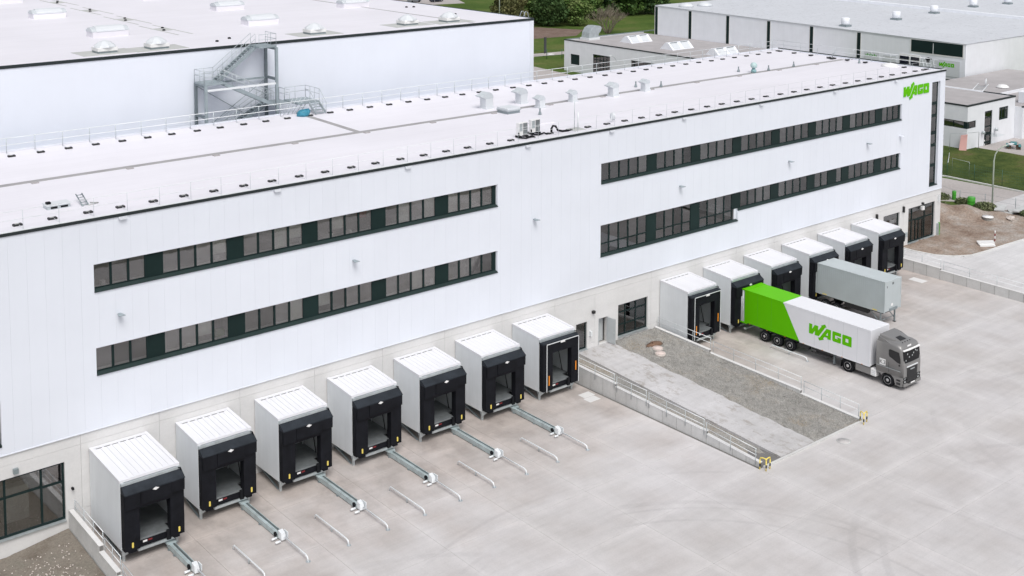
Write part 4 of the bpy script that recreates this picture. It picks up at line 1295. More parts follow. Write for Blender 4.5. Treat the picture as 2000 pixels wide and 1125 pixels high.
        for (a, b) in ((.02, .93), (W - .80, W + .05)):
            z0 = .82
            mb = MB()
            ny_ = 10
            pts = []
            rr = random.Random(int(a * 10) + 3)
            for k in range(ny_ + 1):
                z = z0 + (4.17 - z0) * k / ny_
                e = .012 * rr.uniform(-1, 1)
                pts.append((z, e))
            for k in range(ny_):
                (za, ea), (zb_, eb) = pts[k], pts[k + 1]
                mb.hexa([(a + ea, F - .52 + ea, za), (b + ea, F - .52 + ea, za), (b, F - .05, za), (a, F - .05, za), (a + eb, F - .52 + eb, zb_), (b + eb, F - .52 + eb, zb_), (b, F - .05, zb_), (a, F - .05, zb_)])
            mb.build('side_curtain', M['curtain'], t)
            inner = b if a < 1 else a
            piece('curtain_foot', a + .25 if a < 1 else a + .2, b - .2 if a < 1 else b - .3, F - .5, F - .1, z0 - .16, z0 - .004, M['curtain'], t)
            xm = a + .46 if a < 1 else b - .34
            MB().prism([(xm - .055, .99), (xm, .96), (xm + .055, .99), (xm + .055, 1.26), (xm, 1.29), (xm - .055, 1.26)], 1, F - .545, F - .525).build('guide_marker', M['yellow'], t)
        xm = W * .52
        MB().prism([(xm - .2, 4.14), (xm, 4.05), (xm + .2, 4.14), (xm, 4.23)], 1, F - .70, F - .672).build('emblem', M['white_paint'], t)
    else:
        # flat inflatable shelter with a pale outer frame and orange light strips
        MB().prism([(F - .02, 4.58), (F - .50, 4.50), (F - .50, 4.40), (F - .02, 4.40)], 0, .02, W + .02).build('hood', M['hood'], t)
        for (a, b) in ((.02, .98), (W - .72, W + .0)):
            MB().box(a, b, F - .50, F - .05, .78, 3.62).build('side_curtain', M['curtain'], t, .02)
        MB().box(.02, W, F - .505, F - .05, 3.625, 4.395).build('head_curtain', M['curtain'], t, .02)
        MB().box(.36, W - .0, F - .53, F - .51, 4.36, 4.42).build('frame_edge', M['galv_white'], t)
        MB().box(.34, .40, F - .53, F - .51, .72, 4.355).build('frame_edge', M['galv_white'], t)
        MB().box(W - .02, W + .03, F - .53, F - .51, .76, 4.355).build('frame_edge', M['galv_white'], t)
        MB().box(W * .5 - .22 + .15, W * .5 + .22 + .15, F - .56, F - .535, 4.26, 4.40).build('emblem', M['white_paint'], t)
        for xm, z0, z1 in ((.60, 1.20, 1.95), (W - .28, 1.75, 2.45)):
            MB().box(xm - .045, xm + .045, F - .53, F - .505, z0, z1).build('light_strip', M['orange'], t)
    return t

dA = make_dock(3.0745, 'hood')
dA0 = make_dock(4.60, 'hood')
dI = make_dock(3.0745, 'frame')
names_a = ['nearest white loading dock house, at the lower left, projecting farther than the rest',
           'white loading dock house with black hood, second from the left',
           'white loading dock house with black hood, third from the left',
           'white loading dock house with black hood, fourth from the left',
           'white loading dock house with black hood, fifth from the left',
           'white loading dock house with black hood, sixth from the left',
           'white loading dock house with orange strips left of the gravel ramp']
names_b = ['white loading dock house with orange strips right of the gravel ramp',
           'white loading dock house that the green and white trailer backs into',
           'white loading dock house with hood between the two docked trailers',
           'white loading dock house that the grey container backs into',
           'white loading dock house with hood, second from the right end',
           'white loading dock house with hood at the far right end']
for k, lb in enumerate(names_a):
    if k == 0: o = dA0
    elif k == 1: o = dA
    elif k == 6: o = dI
    else: o = copy_tree(dA)
    o.location = (XA + S * k, 0, 0); o['label'] = lb
for k, lb in enumerate(names_b):
    o = copy_tree(dI if k == 0 else dA)
    o.location = (XB + S * k, 0, 0); o['label'] = lb

# --- wheel guides: steel track with blocking head, running into a low pipe
def guide_pipe(x, y0, y1, label):
    t = thing('wheel_guide_pipe', label, 'wheel guide', (x, y0, 0), 'low steel wheel guide pipes')
    MB().tube([(x, y0, 0.0), (x, y0 - .02, .22), (x, y0 - .12, .30), (x, y1 + .35, .30), (x, y1 + .12, .25), (x, y1, 0.0)], .048, 8).build('pipe', M['galv_white'], t)
    ym = (y0 + y1) / 2
    MB().tube([(x, ym, 0), (x, ym, .3)], .05).build('support', M['galv'], t)
    MB().lathe([(.14, .004), (.14, .02)], (x, y1, 0), 2, 10).build('foot_plate', M['galv'], t)
    return t
ordinal = ['first', 'second', 'third', 'fourth', 'fifth', 'sixth']
for k in range(1, 6):
    guide_pipe(XA + S * k + .13, -7.30, -11.15, 'free-standing pale guide pipe on the yard, %s from the left' % ordinal[k - 1])
guide_pipe(XB + S + .12, -7.4, -11.05, 'guide pipe beside the rear wheels of the white and green trailer')

def wheel_guide(x, ys, label):
    t = thing('wheel_guide', label, 'wheel guide', (x, ys, 0), 'steel tracks in front of the docks')
    y1 = -7.95
    MB().box(x - .19, x - .15, y1, ys, .06, .36).build('track_side', M['track'], t)
    MB().box(x + .15, x + .19, y1, ys, .06, .36).build('track_side', M['track'], t)
    MB().box(x - .149, x + .03, y1, ys, .27, .335).build('track_bed', M['track'], t)
    MB().box(x + .03, x + .149, y1 + .1, ys - .35, .20, .24).build('chain_slot', M['slot'], t)
    MB().box(x - .15, x + .149, y1, ys, .04, .12).build('track_bed', M['track'], t)
    MB().box(x - .3, x + .28, ys - .32, ys + .2, .34, .42).build('end_plate', M['track'], t)
    for yy in (ys - .3, -5.8, y1 + .2):
        MB().box(x - .26, x + .26, yy - .09, yy + .09, 0, .05).build('foot_plate', M['galv_dark'], t)
    # blocking head
    hd = MB().hexa([(x - .16, y1 - .46, .10), (x + .17, y1 - .46, .10), (x + .18, y1 - .02, .10), (x - .17, y1 - .02, .10), (x - .13, y1 - .34, .48), (x + .13, y1 - .34, .48), (x + .15, y1 - .02, .58), (x - .15, y1 - .02, .58)])
    hd.build('head', M['galv_white'], t, .012)
    MB().box(x + .22, x + .28, y1 - .50, y1 - .02, .14, .52).build('head_shield', M['galv_white'], t, .03)
    MB().lathe([(.13, -.05), (.15, 0), (.13, .05)], (x - .26, y1 + .12, .30), 0, 12).build('roller', M['rubber'], t)
    for dy_ in (-.05, -.52):
        MB().lathe([(.05, -.17), (.07, -.15), (.07, .15), (.05, .17)], (x - .44, y1 + dy_, .14), 0, 10).build('roller', M['galv_white'], t)
    MB().tube([(x + .02, y1 - .5, .30), (x + .02, -10.85, .30), (x + .02, -11.05, .24), (x + .02, -11.15, 0.0)], .048, 8).build('pipe', M['galv_white'], t)
    MB().lathe([(.15, .004), (.15, .02)], (x + .02, -11.15, 0), 2, 10).build('foot_plate', M['galv'], t)
    return t
for k in range(6):
    wheel_guide(XA + S * k + 2.88, -4.75 if k == 0 else -3.25, 'green-grey steel wheel guide track with white head at the %s dock from the left' % ordinal[k])

# ================================================================== VEHICLES
def wheel(parent, x, y, r=.5, w=.30, side=-1, name='wheel'):
    """road wheel whose outer face looks towards side*x"""
    s = side
    ty = MB().lathe([(r * .60, 0), (r * .86, -s * .0), (r * .97, s * -.03), (r, s * -.07), (r, s * -(w - .04)), (r * .95, s * -w), (r * .55, s * -w)], (x, y, r), 0, 26)
    t = ty.build(name, M['rubber'], parent)
    MB().lathe([(r * .62, s * -.015), (r * .60, s * .015), (r * .50, s * -.03), (r * .42, s * -.09), (r * .30, s * -.06), (r * .22, s * .01), (r * .02, s * .02)], (x, y, r), 0, 22).build('rim', M['chrome'], t)
    nb = MB()
    for k in range(8):
        a = k * math.pi / 4
        nb.lathe([(.018, 0), (.018, s * .02)], (x + s * -.055, y + r * .36 * math.cos(a), r + r * .36 * math.sin(a)), 0, 6)
    nb.build('wheel_nuts', M['slot'], t)
    return t

TX, TW = 69.25, 2.55
TX1 = TX + TW
tl = thing('semi_trailer', 'white and bright green box trailer with large WAGO lettering backed into a dock', 'trailer', (70.5, -10, 0))
def qbox(y0a, y0b, y1a, y1b, z0, z1):
    """box between two slanted planes: (y at bottom, y at top) at the rear and at the front"""
    return MB().hexa([(TX, y1a, z0), (TX1, y1a, z0), (TX1, y0a, z0), (TX, y0a, z0), (TX, y1b, z1), (TX1, y1b, z1), (TX1, y0b, z1), (TX, y0b, z1)])
Z0, Z1 = 1.12, 3.98
qbox(-4.0, -4.0, -9.72, -8.03, Z0, Z1).build('rear_body', M['green_paint'], tl, .02)
qbox(-9.723, -8.033, -16.40, -16.40, Z0, Z1).build('front_body', M['trailer_white'], tl, .03)
MB().box(TX - .015, TX1 + .015, -4.2, -3.45, Z1 - .07, Z1 + .03).build('rear_canopy', M['green_paint'], tl)
piece('rear_frame', TX + .03, TX1 - .03, -3.99, -3.5, Z0 + .02, Z1 - .08, M['dock_in'], tl)
for k in range(3):
    MB().tube([(TX + .02, -3.55 - .14 * k, Z0), (TX + .02, -3.55 - .14 * k, Z1 - .1)], .03).build('door_bar', M['galv_white'], tl)
piece('rear_sill', TX - .02, TX1 + .02, -4.3, -3.45, Z0 - .10, Z0 + .015, M['green_paint'], tl)
piece('roof_rail', TX - .012, TX + .03, -16.39, -8.06, Z1 - .10, Z1 + .012, M['trailer_white'], tl)
piece('roof_rail', TX - .012, TX + .03, -8.0, -4.21, Z1 - .10, Z1 + .012, M['green_paint'], tl)
piece('bottom_rail', TX - .012, TX + .03, -16.39, -9.76, Z0 - .06, Z0 + .03, M['trailer_white'], tl)
piece('corner_post', TX - .02, TX + .10, -16.42, -16.25, Z0, Z1 - .02, M['trailer_white'], tl)
for xx in (TX + .75, TX1 - .85):
    piece('chassis_beam', xx, xx + .1, -16.2, -4.2, .80, Z0 - .01, M['chassis'], tl)
piece('under_run', TX + .1, TX1 - .1, -4.1, -3.9, .45, .60, M['galv'], tl)
for yy in (-6.146, -7.476, -8.788):
    wheel(tl, TX + .02, yy, .49, .38, -1); wheel(tl, TX1 - .02, yy, .49, .38, 1)
    piece('axle', TX + .4, TX1 - .4, yy - .06, yy + .06, .43, .55, M['chassis'], tl)
piece('mudguard', TX + .05, TX + .42, -9.40, -5.55, 1.00, 1.04, M['chassis'], tl)
MB().box(TX + .12, TX + .45, -10.6, -9.6, .62, 1.06).build('tool_box', M['cab_dark'], tl, .02)
for a, b in ((-13.0, -10.9),):
    piece('side_guard', TX + .06, TX + .10, a, b, .85, .97, M['cab_dark'], tl); piece('side_guard', TX + .06, TX + .10, a, b, .58, .70, M['cab_dark'], tl)
MB().box(TX + .25, TX1 - .25, -12.6, -11.2, .52, 1.0).build('pallet_box', M['chassis'], tl, .02)
for xx in (TX + .35, TX1 - .5):
    MB().box(xx, xx + .15, -12.95, -12.8, .12, 1.05).build('landing_leg', M['galv_dark'], tl)
for k in range(7):
    yy = -4.6 - 1.85 * k
    piece('side_marker', TX - .022, TX - .012, yy - .06, yy + .06, Z0 - .05, Z0 - .01, M['amber'], tl)
for yy in (-5.4, -6.85, -11.2, -12.55, -13.9, -15.2):
    piece('panel_seam', TX - .0025, TX + .01, yy - .008, yy + .008, Z0 + .03, Z1 - .1, M['dock_in'] if yy < -9 else M['barrel_green'], tl)
logo(tl, lambda u, v, w: (TX - .004 - w, -10.66 - 4.04 * u, 2.96 - .84 * v), M['green_paint'], .004)

tk = thing('truck_tractor', 'metallic grey truck tractor with dark windscreen coupled to the white trailer', 'truck', (70.5, -17, 0))
CX0, CX1, CF, CB = TX + .02, TX1 - .02, -19.25, -16.92
# cab shell from stations along y: each ring is (y, half width, z bottom, z shoulder, z top)
def ring(y, hw, zb, zs, zt, rt):
    cx = (CX0 + CX1) / 2
    pts = [(cx - hw, zb), (cx - hw, zs)]
    for k in range(1, 5):
        a = math.pi / 2 * k / 4
        pts.append((cx - hw + rt * (1 - math.cos(a)), zs + (zt - zs) * math.sin(a)))
    pts += [(2 * cx - p[0], p[1]) for p in reversed(pts)]
    return [(p[0], y, p[1]) for p in pts]
HW = (CX1 - CX0) / 2
rings = [ring(CB, HW, 1.05, 3.34, 3.52, .35), ring(-17.6, HW, 1.05, 3.36, 3.56, .35), ring(-18.5, HW, 1.05, 3.34, 3.56, .38), ring(-18.85, HW, 1.05, 3.24, 3.50, .45), ring(-19.00, HW - .03, 1.05, 3.08, 3.36, .5),
         ring(-19.10, HW - .05, 1.05, 2.88, 3.14, .3), ring(CF + .02, HW - .08, 1.05, 2.10, 2.20, .2), ring(CF, HW - .12, 1.05, 1.98, 2.06, .15)]
cb = MB()
n = len(rings[0])
for r_ in rings: cb.v += r_
for i in range(len(rings) - 1):
    for k in range(n):
        a, b = i * n + k, i * n + (k + 1) % n
        cb.f.append((a, b, b + n, a + n)); cb.sm.append(True)
cb.f.append(tuple(range(n))); cb.sm.append(False)
cb.f.append(tuple(reversed(range((len(rings) - 1) * n, len(rings) * n)))); cb.sm.append(False)
body = cb.build('cab', M['cab'], tk)
# windscreen, set a little proud of the shell, following its slope
def wsz(z):
    return -19.275 + (z - 2.08) * .12
ws_ = MB()
xs = [CX0 + .13 + (CX1 - CX0 - .26) * i / 8 for i in range(9)]
def wy(x, z): return wsz(z) + .05 * ((x - (CX0 + CX1) / 2) / HW) ** 2
zs_ = [2.16, 2.46, 2.78, 3.06]
for i in range(8):
    for j in range(3):
        a, b, c, d = xs[i], xs[i + 1], zs_[j], zs_[j + 1]
        ws_.face([(a, wy(a, c), c), (b, wy(b, c), c), (b, wy(b, d), d), (a, wy(a, d), d)], True)
ws_.build('windscreen', mat('windscreen_dark', (0.010, 0.010, 0.012), 0.35, var=0.1, spec=.2), tk)
for xx, zz in ((TX + .65, 2.75), (TX + .85, 2.5), (TX + 1.25, 2.55), (TX + 1.45, 2.7), (TX + 1.75, 2.85), (TX + 1.95, 2.75), (TX + .4, 2.3)):
    piece('dash_item', xx, xx + .09, wy(xx, zz) - .012, wy(xx, zz) - .004, zz, zz + .11, M['dock_in'], tk)
vz = MB()
for i in range(8):
    a, b = xs[i], xs[i + 1]
    wv = .03 * math.cos(i * 1.6)
    vz.hexa([(a, wy(a, 3.06) - .09, 3.09 + wv * .3), (b, wy(b, 3.06) - .09, 3.09 + wv * .3), (b, wy(b, 3.06) - .0, 3.13), (a, wy(a, 3.06) - .0, 3.13),
             (a, wy(a, 3.06) - .09, 3.14 + wv * .3), (b, wy(b, 3.06) - .09, 3.14 + wv * .3), (b, wy(b, 3.06) + .02, 3.18), (a, wy(a, 3.06) + .02, 3.18)])
vz.build('sun_visor', M['white_paint'], tk)
for sx, nm in ((CX0 - .004, -1), (CX1 + .004, 1)):
    prof = [(-18.06, 2.45), (-18.00, 2.62), (-18.00, 2.95), (-18.10, 3.04), (-18.88, 2.98), (-19.00, 2.50), (-19.02, 2.14), (-18.75, 2.16), (-18.40, 2.32)]
    MB().prism(prof, 0, sx - .012, sx + .012).build('side_window', M['cab_dark'], tk)
    piece('door_seam', sx - .009, sx + .009, -18.02, -18.0, 1.2, 2.0, M['slot'], tk)
    piece('trim_line', sx - .016, sx + .016, -19.05, -16.95, 1.50, 1.525, M['galv'], tk)
# lower cab: steps, wheel arch, bumper
def arch_profile(yc, zc, r0, y0, y1, zb, zt):
    p = [(y0, zb), (y0, zt), (y1, zt), (y1, zb)]
    return p
for sx0, sx1 in ((CX0, CX0 + .45), (CX1 - .45, CX1)):
    prof = [(-18.55, .36), (CF + .10, .36), (CF + .06, .50), (CF + .04, 1.06), (-16.95, 1.06), (-16.95, .95)]
    for k in range(9):
        a = R(160 - 160 * k / 8 + 10)
        prof.append((-17.95 - .64 * -math.cos(a) * 1.0, .52 + .60 * math.sin(a)))
    prof = [(-18.62, .36), (CF + .10, .34), (CF + .05, .50), (CF + .03, 1.055), (-16.95, 1.055), (-16.95, .92), (-17.30, .90)]
    for k in range(7):
        a = R(25 + 150 * k / 6)
        prof.append((-17.95 + .62 * math.cos(a), .50 + .60 * math.sin(a)))
    MB().prism(prof, 0, sx0 + .012, sx1 - .012).build('wing', M['cab'], tk)
    piece('step', sx0 + .0, sx0 + .008, -19.05, -18.72, .45, .62, M['cab_dark'], tk)
    piece('step', sx0 + .0, sx0 + .008, -19.05, -18.72, .72, .86, M['cab_dark'], tk)
piece('front_core', CX0 + .44, CX1 - .44, CF + .03, -18.3, .45, 1.055, M['cab_dark'], tk)
MB().prism([(CX0 + .12, .34), (CX0 + .10, .62), (CX0 + .55, .58), (CX0 + .75, .46), (CX1 - .75, .46), (CX1 - .55, .58), (CX1 - .10, .62), (CX1 - .12, .34)], 1, CF - .09, CF + .06).build('bumper', M['cab'], tk, .03)
for (a, b, c, d) in ((CX0 + .14, CX0 + .58, .66, .80), (CX1 - .58, CX1 - .14, .66, .80), (CX0 + .14, CX0 + .55, .92, 1.02), (CX1 - .55, CX1 - .14, .92, 1.02)):
    piece('headlight', a, b, CF - .035, CF + .02, c, d, M['cab_dark'], tk)
    piece('lamp_glass', a + .05, a + .2, CF - .045, CF - .03, c + .02, d - .02, M['dock_in'], tk)
MB().prism([(CX0 + .62, .62), (CX0 + .55, 1.75), (CX1 - .55, 1.75), (CX1 - .62, .62)], 1, CF - .03, CF + .01).build('grille', M['cab_dark'], tk)
for k in range(5):
    piece('grille_bar', CX0 + .66, CX1 - .66, CF - .045, CF - .031, .78 + .16 * k, .80 + .16 * k, M['chassis'], tk)
piece('grille_emblem', CX0 + .98, CX1 - .98, CF - .05, CF - .035, 1.54, 1.62, M['galv'], tk)
piece('grille_trim', CX0 + .52, CX1 - .52, CF - .05, CF + .0, 1.79, 1.87, M['galv_white'], tk)
piece('number_plate', CX0 + .98, CX1 - .98, CF - .11, CF - .092, .48, .58, M['white_paint'], tk)
for sx in (CX0 - .03, CX1 - .09):
    MB().box(sx, sx + .12, -19.0, -18.86, 1.92, 2.02).build('camera_mirror', M['cab_dark'], tk, .02)
# roof deflector with open scoop
df = MB()
cx = (CX0 + CX1) / 2
df.hexa([(cx - 1.12, -18.55, 3.44), (cx + 1.12, -18.55, 3.44), (cx + 1.12, -17.0, 3.44), (cx - 1.12, -17.0, 3.44), (cx - .50, -18.45, 3.57), (cx + .50, -18.45, 3.57), (cx + 1.02, -17.02, 3.92), (cx - 1.02, -17.02, 3.92)])
df.build('roof_deflector', M['cab'], tk, .06)
MB().hexa([(cx - .38, -18.42, 3.55), (cx + .38, -18.42, 3.55), (cx + .30, -17.95, 3.66), (cx - .30, -17.95, 3.66), (cx - .38, -18.42, 3.60), (cx + .38, -18.42, 3.60), (cx + .30, -17.95, 3.72), (cx - .30, -17.95, 3.72)]).build('roof_hatch', M['cab_dark'], tk)
for sx in (-1, 1):
    a, b = (CX0 + .02, CX0 + .12) if sx < 0 else (CX1 - .12, CX1 - .02)
    MB().prism([(-17.0, 3.30), (-18.55, 3.28), (-18.2, 3.42), (-17.5, 3.70), (-17.05, 3.78)], 0, a, b).build('side_fairing', M['cab'], tk, .02)
for k in range(4):
    MB().lathe([(.05, 0), (.04, .05), (.01, .06)], (cx - .5 + .33 * k, -18.68, 3.52), 2, 8).build('roof_lamp', M['cab_dark'], tk)
piece('roof_plate', cx - .38, cx + .12, -19.04, -19.01, 3.29, 3.42, M['white_paint'], tk)
# white square sign with the haulier's mark
sg = piece('door_sign', CX0 - .012, CX0 - .004, -17.75, -17.22, 1.60, 2.10, M['white_paint'], tk)
fc = bpy.data.curves.new('mark_font', 'FONT'); fc.body = 'K3'; fc.size = .46; fc.align_x = 'CENTER'
fo = bpy.data.objects.new('mark_tmp', fc); COL.objects.link(fo)
bpy.context.view_layer.update()
me = bpy.data.meshes.new_from_object(fo.evaluated_get(bpy.context.evaluated_depsgraph_get()))
bpy.data.objects.remove(fo)
me.materials.append(M['slot'])
mk = bpy.data.objects.new('sign_mark', me); COL.objects.link(mk)
mk.parent = tk
mk.rotation_euler = (R(90), 0, R(-90))
mk.location = Vector((CX0 - .016, -17.485, 1.69)) - world_of(tk)
# chassis
for xx in (cx - .45, cx + .35):
    piece('chassis_rail', xx, xx + .1, -18.8, -13.3, .62, .88, M['chassis'], tk)
MB().box(CX0 + .04, CX0 + .62, -16.85, -15.05, .42, .98).build('fuel_tank', M['cab'], tk, .04)
MB().box(CX1 - .62, CX1 - .04, -16.85, -15.05, .42, .98).build('fuel_tank', M['cab'], tk, .04)
MB().box(CX0 + .01, CX0 + .5, -16.93, -16.45, .44, 1.02).build('battery_box', M['white_paint'], tk, .03)
for k in range(3):
    piece('box_rib', CX0 + .0, CX0 + .009, -16.86, -16.52, .55 + .14 * k, .57 + .14 * k, M['galv'], tk)
for yy, r_, w_ in ((-17.947, .52, .34), (-14.367, .52, .5)):
    wheel(tk, CX0 + .01, yy, r_, w_, -1); wheel(tk, CX1 - .01, yy, r_, w_, 1)
    piece('axle', CX0 + .5, CX1 - .5, yy - .07, yy + .07, .45, .6, M['chassis'], tk)
for sx0 in (CX0 + .03, CX1 - .50):
    prof = [(-14.367 + .66 * math.cos(R(a)), .52 + .62 * math.sin(R(a))) for a in range(10, 171, 20)] + [(-14.367 + .61 * math.cos(R(a)), .52 + .57 * math.sin(R(a))) for a in range(170, 9, -20)]
    MB().prism(prof, 0, sx0, sx0 + .47).build('mudguard', M['cab_dark'], tk)
piece('mud_flap', CX0 + .05, CX0 + .45, -13.72, -13.70, .25, .75, M['rubber'], tk)
MB().box(cx - .5, cx + .5, -14.8, -13.9, .9, 1.03).build('fifth_wheel', M['chassis'], tk, .03)

# grey swap-body container on its short trailer
ct = thing('container_trailer', 'grey-green swap body container on a short trailer backed into a dock', 'trailer', (81.2, -7, 0))
C0, C1, CY0, CY1, CZ0, CZ1 = 79.92, 82.42, -3.45, -10.75, 1.42, 4.16
MB().box(C0, C1, CY1, CY0, CZ0, CZ1).build('container', M['container'], ct, .03)
nr = 34
for k in range(nr):
    yy = CY1 + .18 + (CY0 - CY1 - .36) * k / (nr - 1)
    piece('rib', C0 - .014, C0 + .01, yy - .035, yy + .035, CZ0 + .16, CZ1 - .12, M['container'], ct)
piece('top_rail', C0 - .018, C0 + .03, CY1, CY0, CZ1 - .10, CZ1 + .008, M['container'], ct)
piece('bottom_rail', C0 - .018, C0 + .03, CY1, CY0, CZ0 - .06, CZ0 + .13, M['container'], ct)
for xx in (C0 - .02, C1 - .08):
    piece('corner_post', xx, xx + .10, CY1 - .02, CY1 + .08, CZ0 - .03, CZ1 + .006, M['container'], ct)
piece('front_plate', C0 + 1.0, C0 + 1.3, CY1 - .012, CY1 - .002, CZ0 + .4, CZ0 + .62, M['white_paint'], ct)
piece('front_vent', C0 + 1.1, C0 + 1.35, CY1 - .012, CY1 - .002, CZ1 - .42, CZ1 - .22, M['leveller'], ct)
piece('front_lug', C0 + .3, C0 + .4, CY1 - .014, CY1 - .002, CZ1 - .6, CZ1 - .42, M['leveller'], ct)
piece('coupling', C0 + .75, C1 - .55, CY1 - .05, CY1 + .1, CZ0 - .02, CZ0 + .22, M['galv_dark'], ct)
for yy in (-4.6, -9.8):
    piece('reflector', C0 - .03, C0 - .019, yy - .22, yy + .22, CZ0 + .0, CZ0 + .09, M['yellow'], ct)
piece('chassis', C0 + .7, C1 - .7, CY1 + .6, CY0 - .2, 1.0, CZ0 - .065, M['chassis'], ct)
for yy in (-4.55, -5.75):
    wheel(ct, C0 + .05, yy, .46, .36, -1); wheel(ct, C1 - .05, yy, .46, .36, 1)
    piece('axle', C0 + .4, C1 - .4, yy - .05, yy + .05, .42, .52, M['chassis'], ct)
piece('under_box', C0 + .15, C0 + .6, -9.0, -6.6, .85, CZ0 - .07, M['chassis'], ct)
for xx in (C0 + .1, C1 - .22):
    piece('support_leg', xx, xx + .11, -10.35, -10.24, .0, CZ0 - .06, M['galv_dark'], ct)
    piece('leg_foot', xx - .06, xx + .17, -10.41, -10.18, 0.002, .05, M['chassis'], ct)
    MB().tube([(xx + .05, -10.3, .35), (xx + .05, -9.2, CZ0 - .1)], .04).build('leg_strut', M['galv_dark'], ct)
MB().tube([(C0 + .15, -10.3, .55), (C1 - .15, -10.3, .6)], .03).build('leg_tie', M['galv_dark'], ct)

# ================================================================== RETAINING WALLS AND RAILINGS
def retaining(name, label, x0, x1, segs, step=1.28, base=-.1):
    """segs: (ya, za, yb, zb) with the wall top from za to zb; cast in panels with open joints"""
    t = thing(name, label, 'wall', ((x0 + x1) / 2, segs[0][0], 0))
    for (ya, za, yb, zb) in segs:
        n = max(1, round((ya - yb) / step))
        for k in range(n):
            y0, y1 = ya + (yb - ya) * k / n, ya + (yb - ya) * (k + 1) / n
            z0, z1 = za + (zb - za) * k / n, za + (zb - za) * (k + 1) / n
            g = .018
            MB().hexa([(x0, y1 + g, base), (x1, y1 + g, base), (x1, y0 - g, base), (x0, y0 - g, base), (x0, y1 + g, z1 - .035), (x1, y1 + g, z1 - .035), (x1, y0 - g, z0 - .035), (x0, y0 - g, z0 - .035)]).build('wall_panel', M['wall_conc'], t)
        MB().hexa([(x0 - .02, yb + .002, zb - .034), (x1 + .02, yb + .002, zb - .034), (x1 + .02, ya - .002, za - .034), (x0 - .02, ya - .002, za - .034),
                   (x0 - .02, yb + .002, zb + .015), (x1 + .02, yb + .002, zb + .015), (x1 + .02, ya - .002, za + .015), (x0 - .02, ya - .002, za + .015)]).build('coping', M['base_conc'], t)
    for (ya, za, yb, zb) in segs:
        MB().hexa([(x0 + .02, yb + .01, base - .01), (x1 - .02, yb + .01, base - .01), (x1 - .02, ya - .01, base - .01), (x0 + .02, ya - .01, base - .01), (x0 + .02, yb + .01, zb - .04), (x1 - .02, yb + .01, zb - .04), (x1 - .02, ya - .01, za - .04), (x0 + .02, ya - .01, za - .04)]).build('wall_core', M['joint'], t)
    return t
retaining('retaining_wall', 'concrete retaining wall left of the gravel ramp', 51.0, 51.25, [(0.0, 1.45, -6.6, 1.27), (-6.6, 1.06, -10.0, .98), (-10.0, .93, -15.5, .82), (-15.5, .62, -20.15, .34)])
retaining('retaining_wall', 'concrete parapet wall right of the gravel ramp, beside the truck bay', 62.30, 62.55, [(-.05, 1.14, -6.05, .97), (-6.05, .74, -15.0, .58), (-15.0, .34, -20.2, .16)])
retaining('retaining_wall', 'long retaining wall at the far right below the sloping road', 96.0, 96.28, [(-2.2, 1.14, -6.55, 1.10), (-6.55, .92, -15.0, .84), (-15.0, .80, -24.0, .45)], step=1.35)
retaining('retaining_wall', 'stepped retaining wall at the lower left beside the nearest dock', 11.95, 12.20, [(0.0, 1.66, -4.7, 1.52), (-4.7, 1.18, -7.2, 1.12), (-7.2, .90, -9.5, .82), (-9.5, .6, -12.5, .5)])

def railing(label, x, sections, spacing=1.95, mat_='galv', rr=.024, hook=True):
    """sections: (ya, za, yb, zb) of the top rail; posts stand on level zp"""
    t = thing('railing', label, 'railing', (x, sections[0][0], sections[0][1] - .9))
    for (ya, za, yb, zb, hp) in sections:
        MB().tube([(x, ya, za), (x, yb, zb)], rr, 6).build('top_rail', M['galv_white'], t)
        MB().tube([(x, ya, za - .42), (x, yb, zb - .42)], rr * .9, 6).build('mid_rail', M['galv_white'], t)
        n = max(1, round((ya - yb) / spacing))
        for k in range(n + 1):
            f = k / n
            y = ya + (yb - ya) * f + (-.06 if k == 0 else (.06 if k == n else 0)); z = za + (zb - za) * f
            MB().tube([(x, y, z - hp), (x, y, z)], rr, 6).build('post', M[mat_], t)
    return t
railing('steel railing on the wall left of the gravel ramp', 50.95, [(-.2, 2.16, -6.6, 2.06, 1.15), (-6.75, 1.92, -9.9, 1.88, 1.2), (-10.05, 1.80, -15.4, 1.66, 1.15), (-15.5, 1.50, -19.9, 1.22, 1.1)])
railing('steel railing along the wall between gravel ramp and truck', 62.62, [(-.1, 1.98, -6.0, 1.86, 1.1), (-6.15, 1.66, -14.9, 1.48, 1.1), (-15.05, 1.26, -19.95, 1.08, 1.1)])
railing('steel railing on the long wall at the far right', 96.32, [(-2.3, 1.88, -6.5, 1.88, 1.0), (-6.7, 1.78, -15.0, 1.66, 1.0), (-15.2, 1.6, -23.8, 1.3, 1.0)], spacing=2.6)
railing('steel railing at the lower left beside the nearest dock', 12.25, [(-.15, 2.30, -4.6, 2.22, 1.3), (-4.75, 1.95, -7.1, 1.88, 1.2), (-7.3, 1.6, -12.4, 1.35, 1.2)], spacing=1.5)

def ram_hoop(cx, cy, label, pts):
    """corner guard: three yellow posts with black bands joined by a bent top tube"""
    t = thing('ram_guard', label, 'ram guard', (cx, cy, 0), 'yellow corner guards at the ramp ends')
    for (dx, dy) in pts:
        MB().tube([(cx + dx, cy + dy, 0), (cx + dx, cy + dy, .70)], .042, 8).build('post', M['yellow'], t)
        MB().lathe([(.046, .20), (.046, .42)], (cx + dx, cy + dy, 0), 2, 8).build('band', M['rubber'], t)
    P = [Vector((cx + dx, cy + dy, .70)) for dx, dy in pts]
    mids = []
    for a, b in zip(P[:-1], P[1:]):
        MB().tube([a, a + Vector((0, 0, .12)) + (b - a) * .1, a.lerp(b, .5) + Vector((0, 0, .14)), b + Vector((0, 0, .12)) + (a - b) * .1, b], .042, 8).build('top_tube', M['yellow'], t)
    return t
ram_hoop(51.05, -20.55, 'yellow and black tube guard at the end of the left ramp wall', [(-.22, .26), (-.10, -.16), (.36, -.12)])
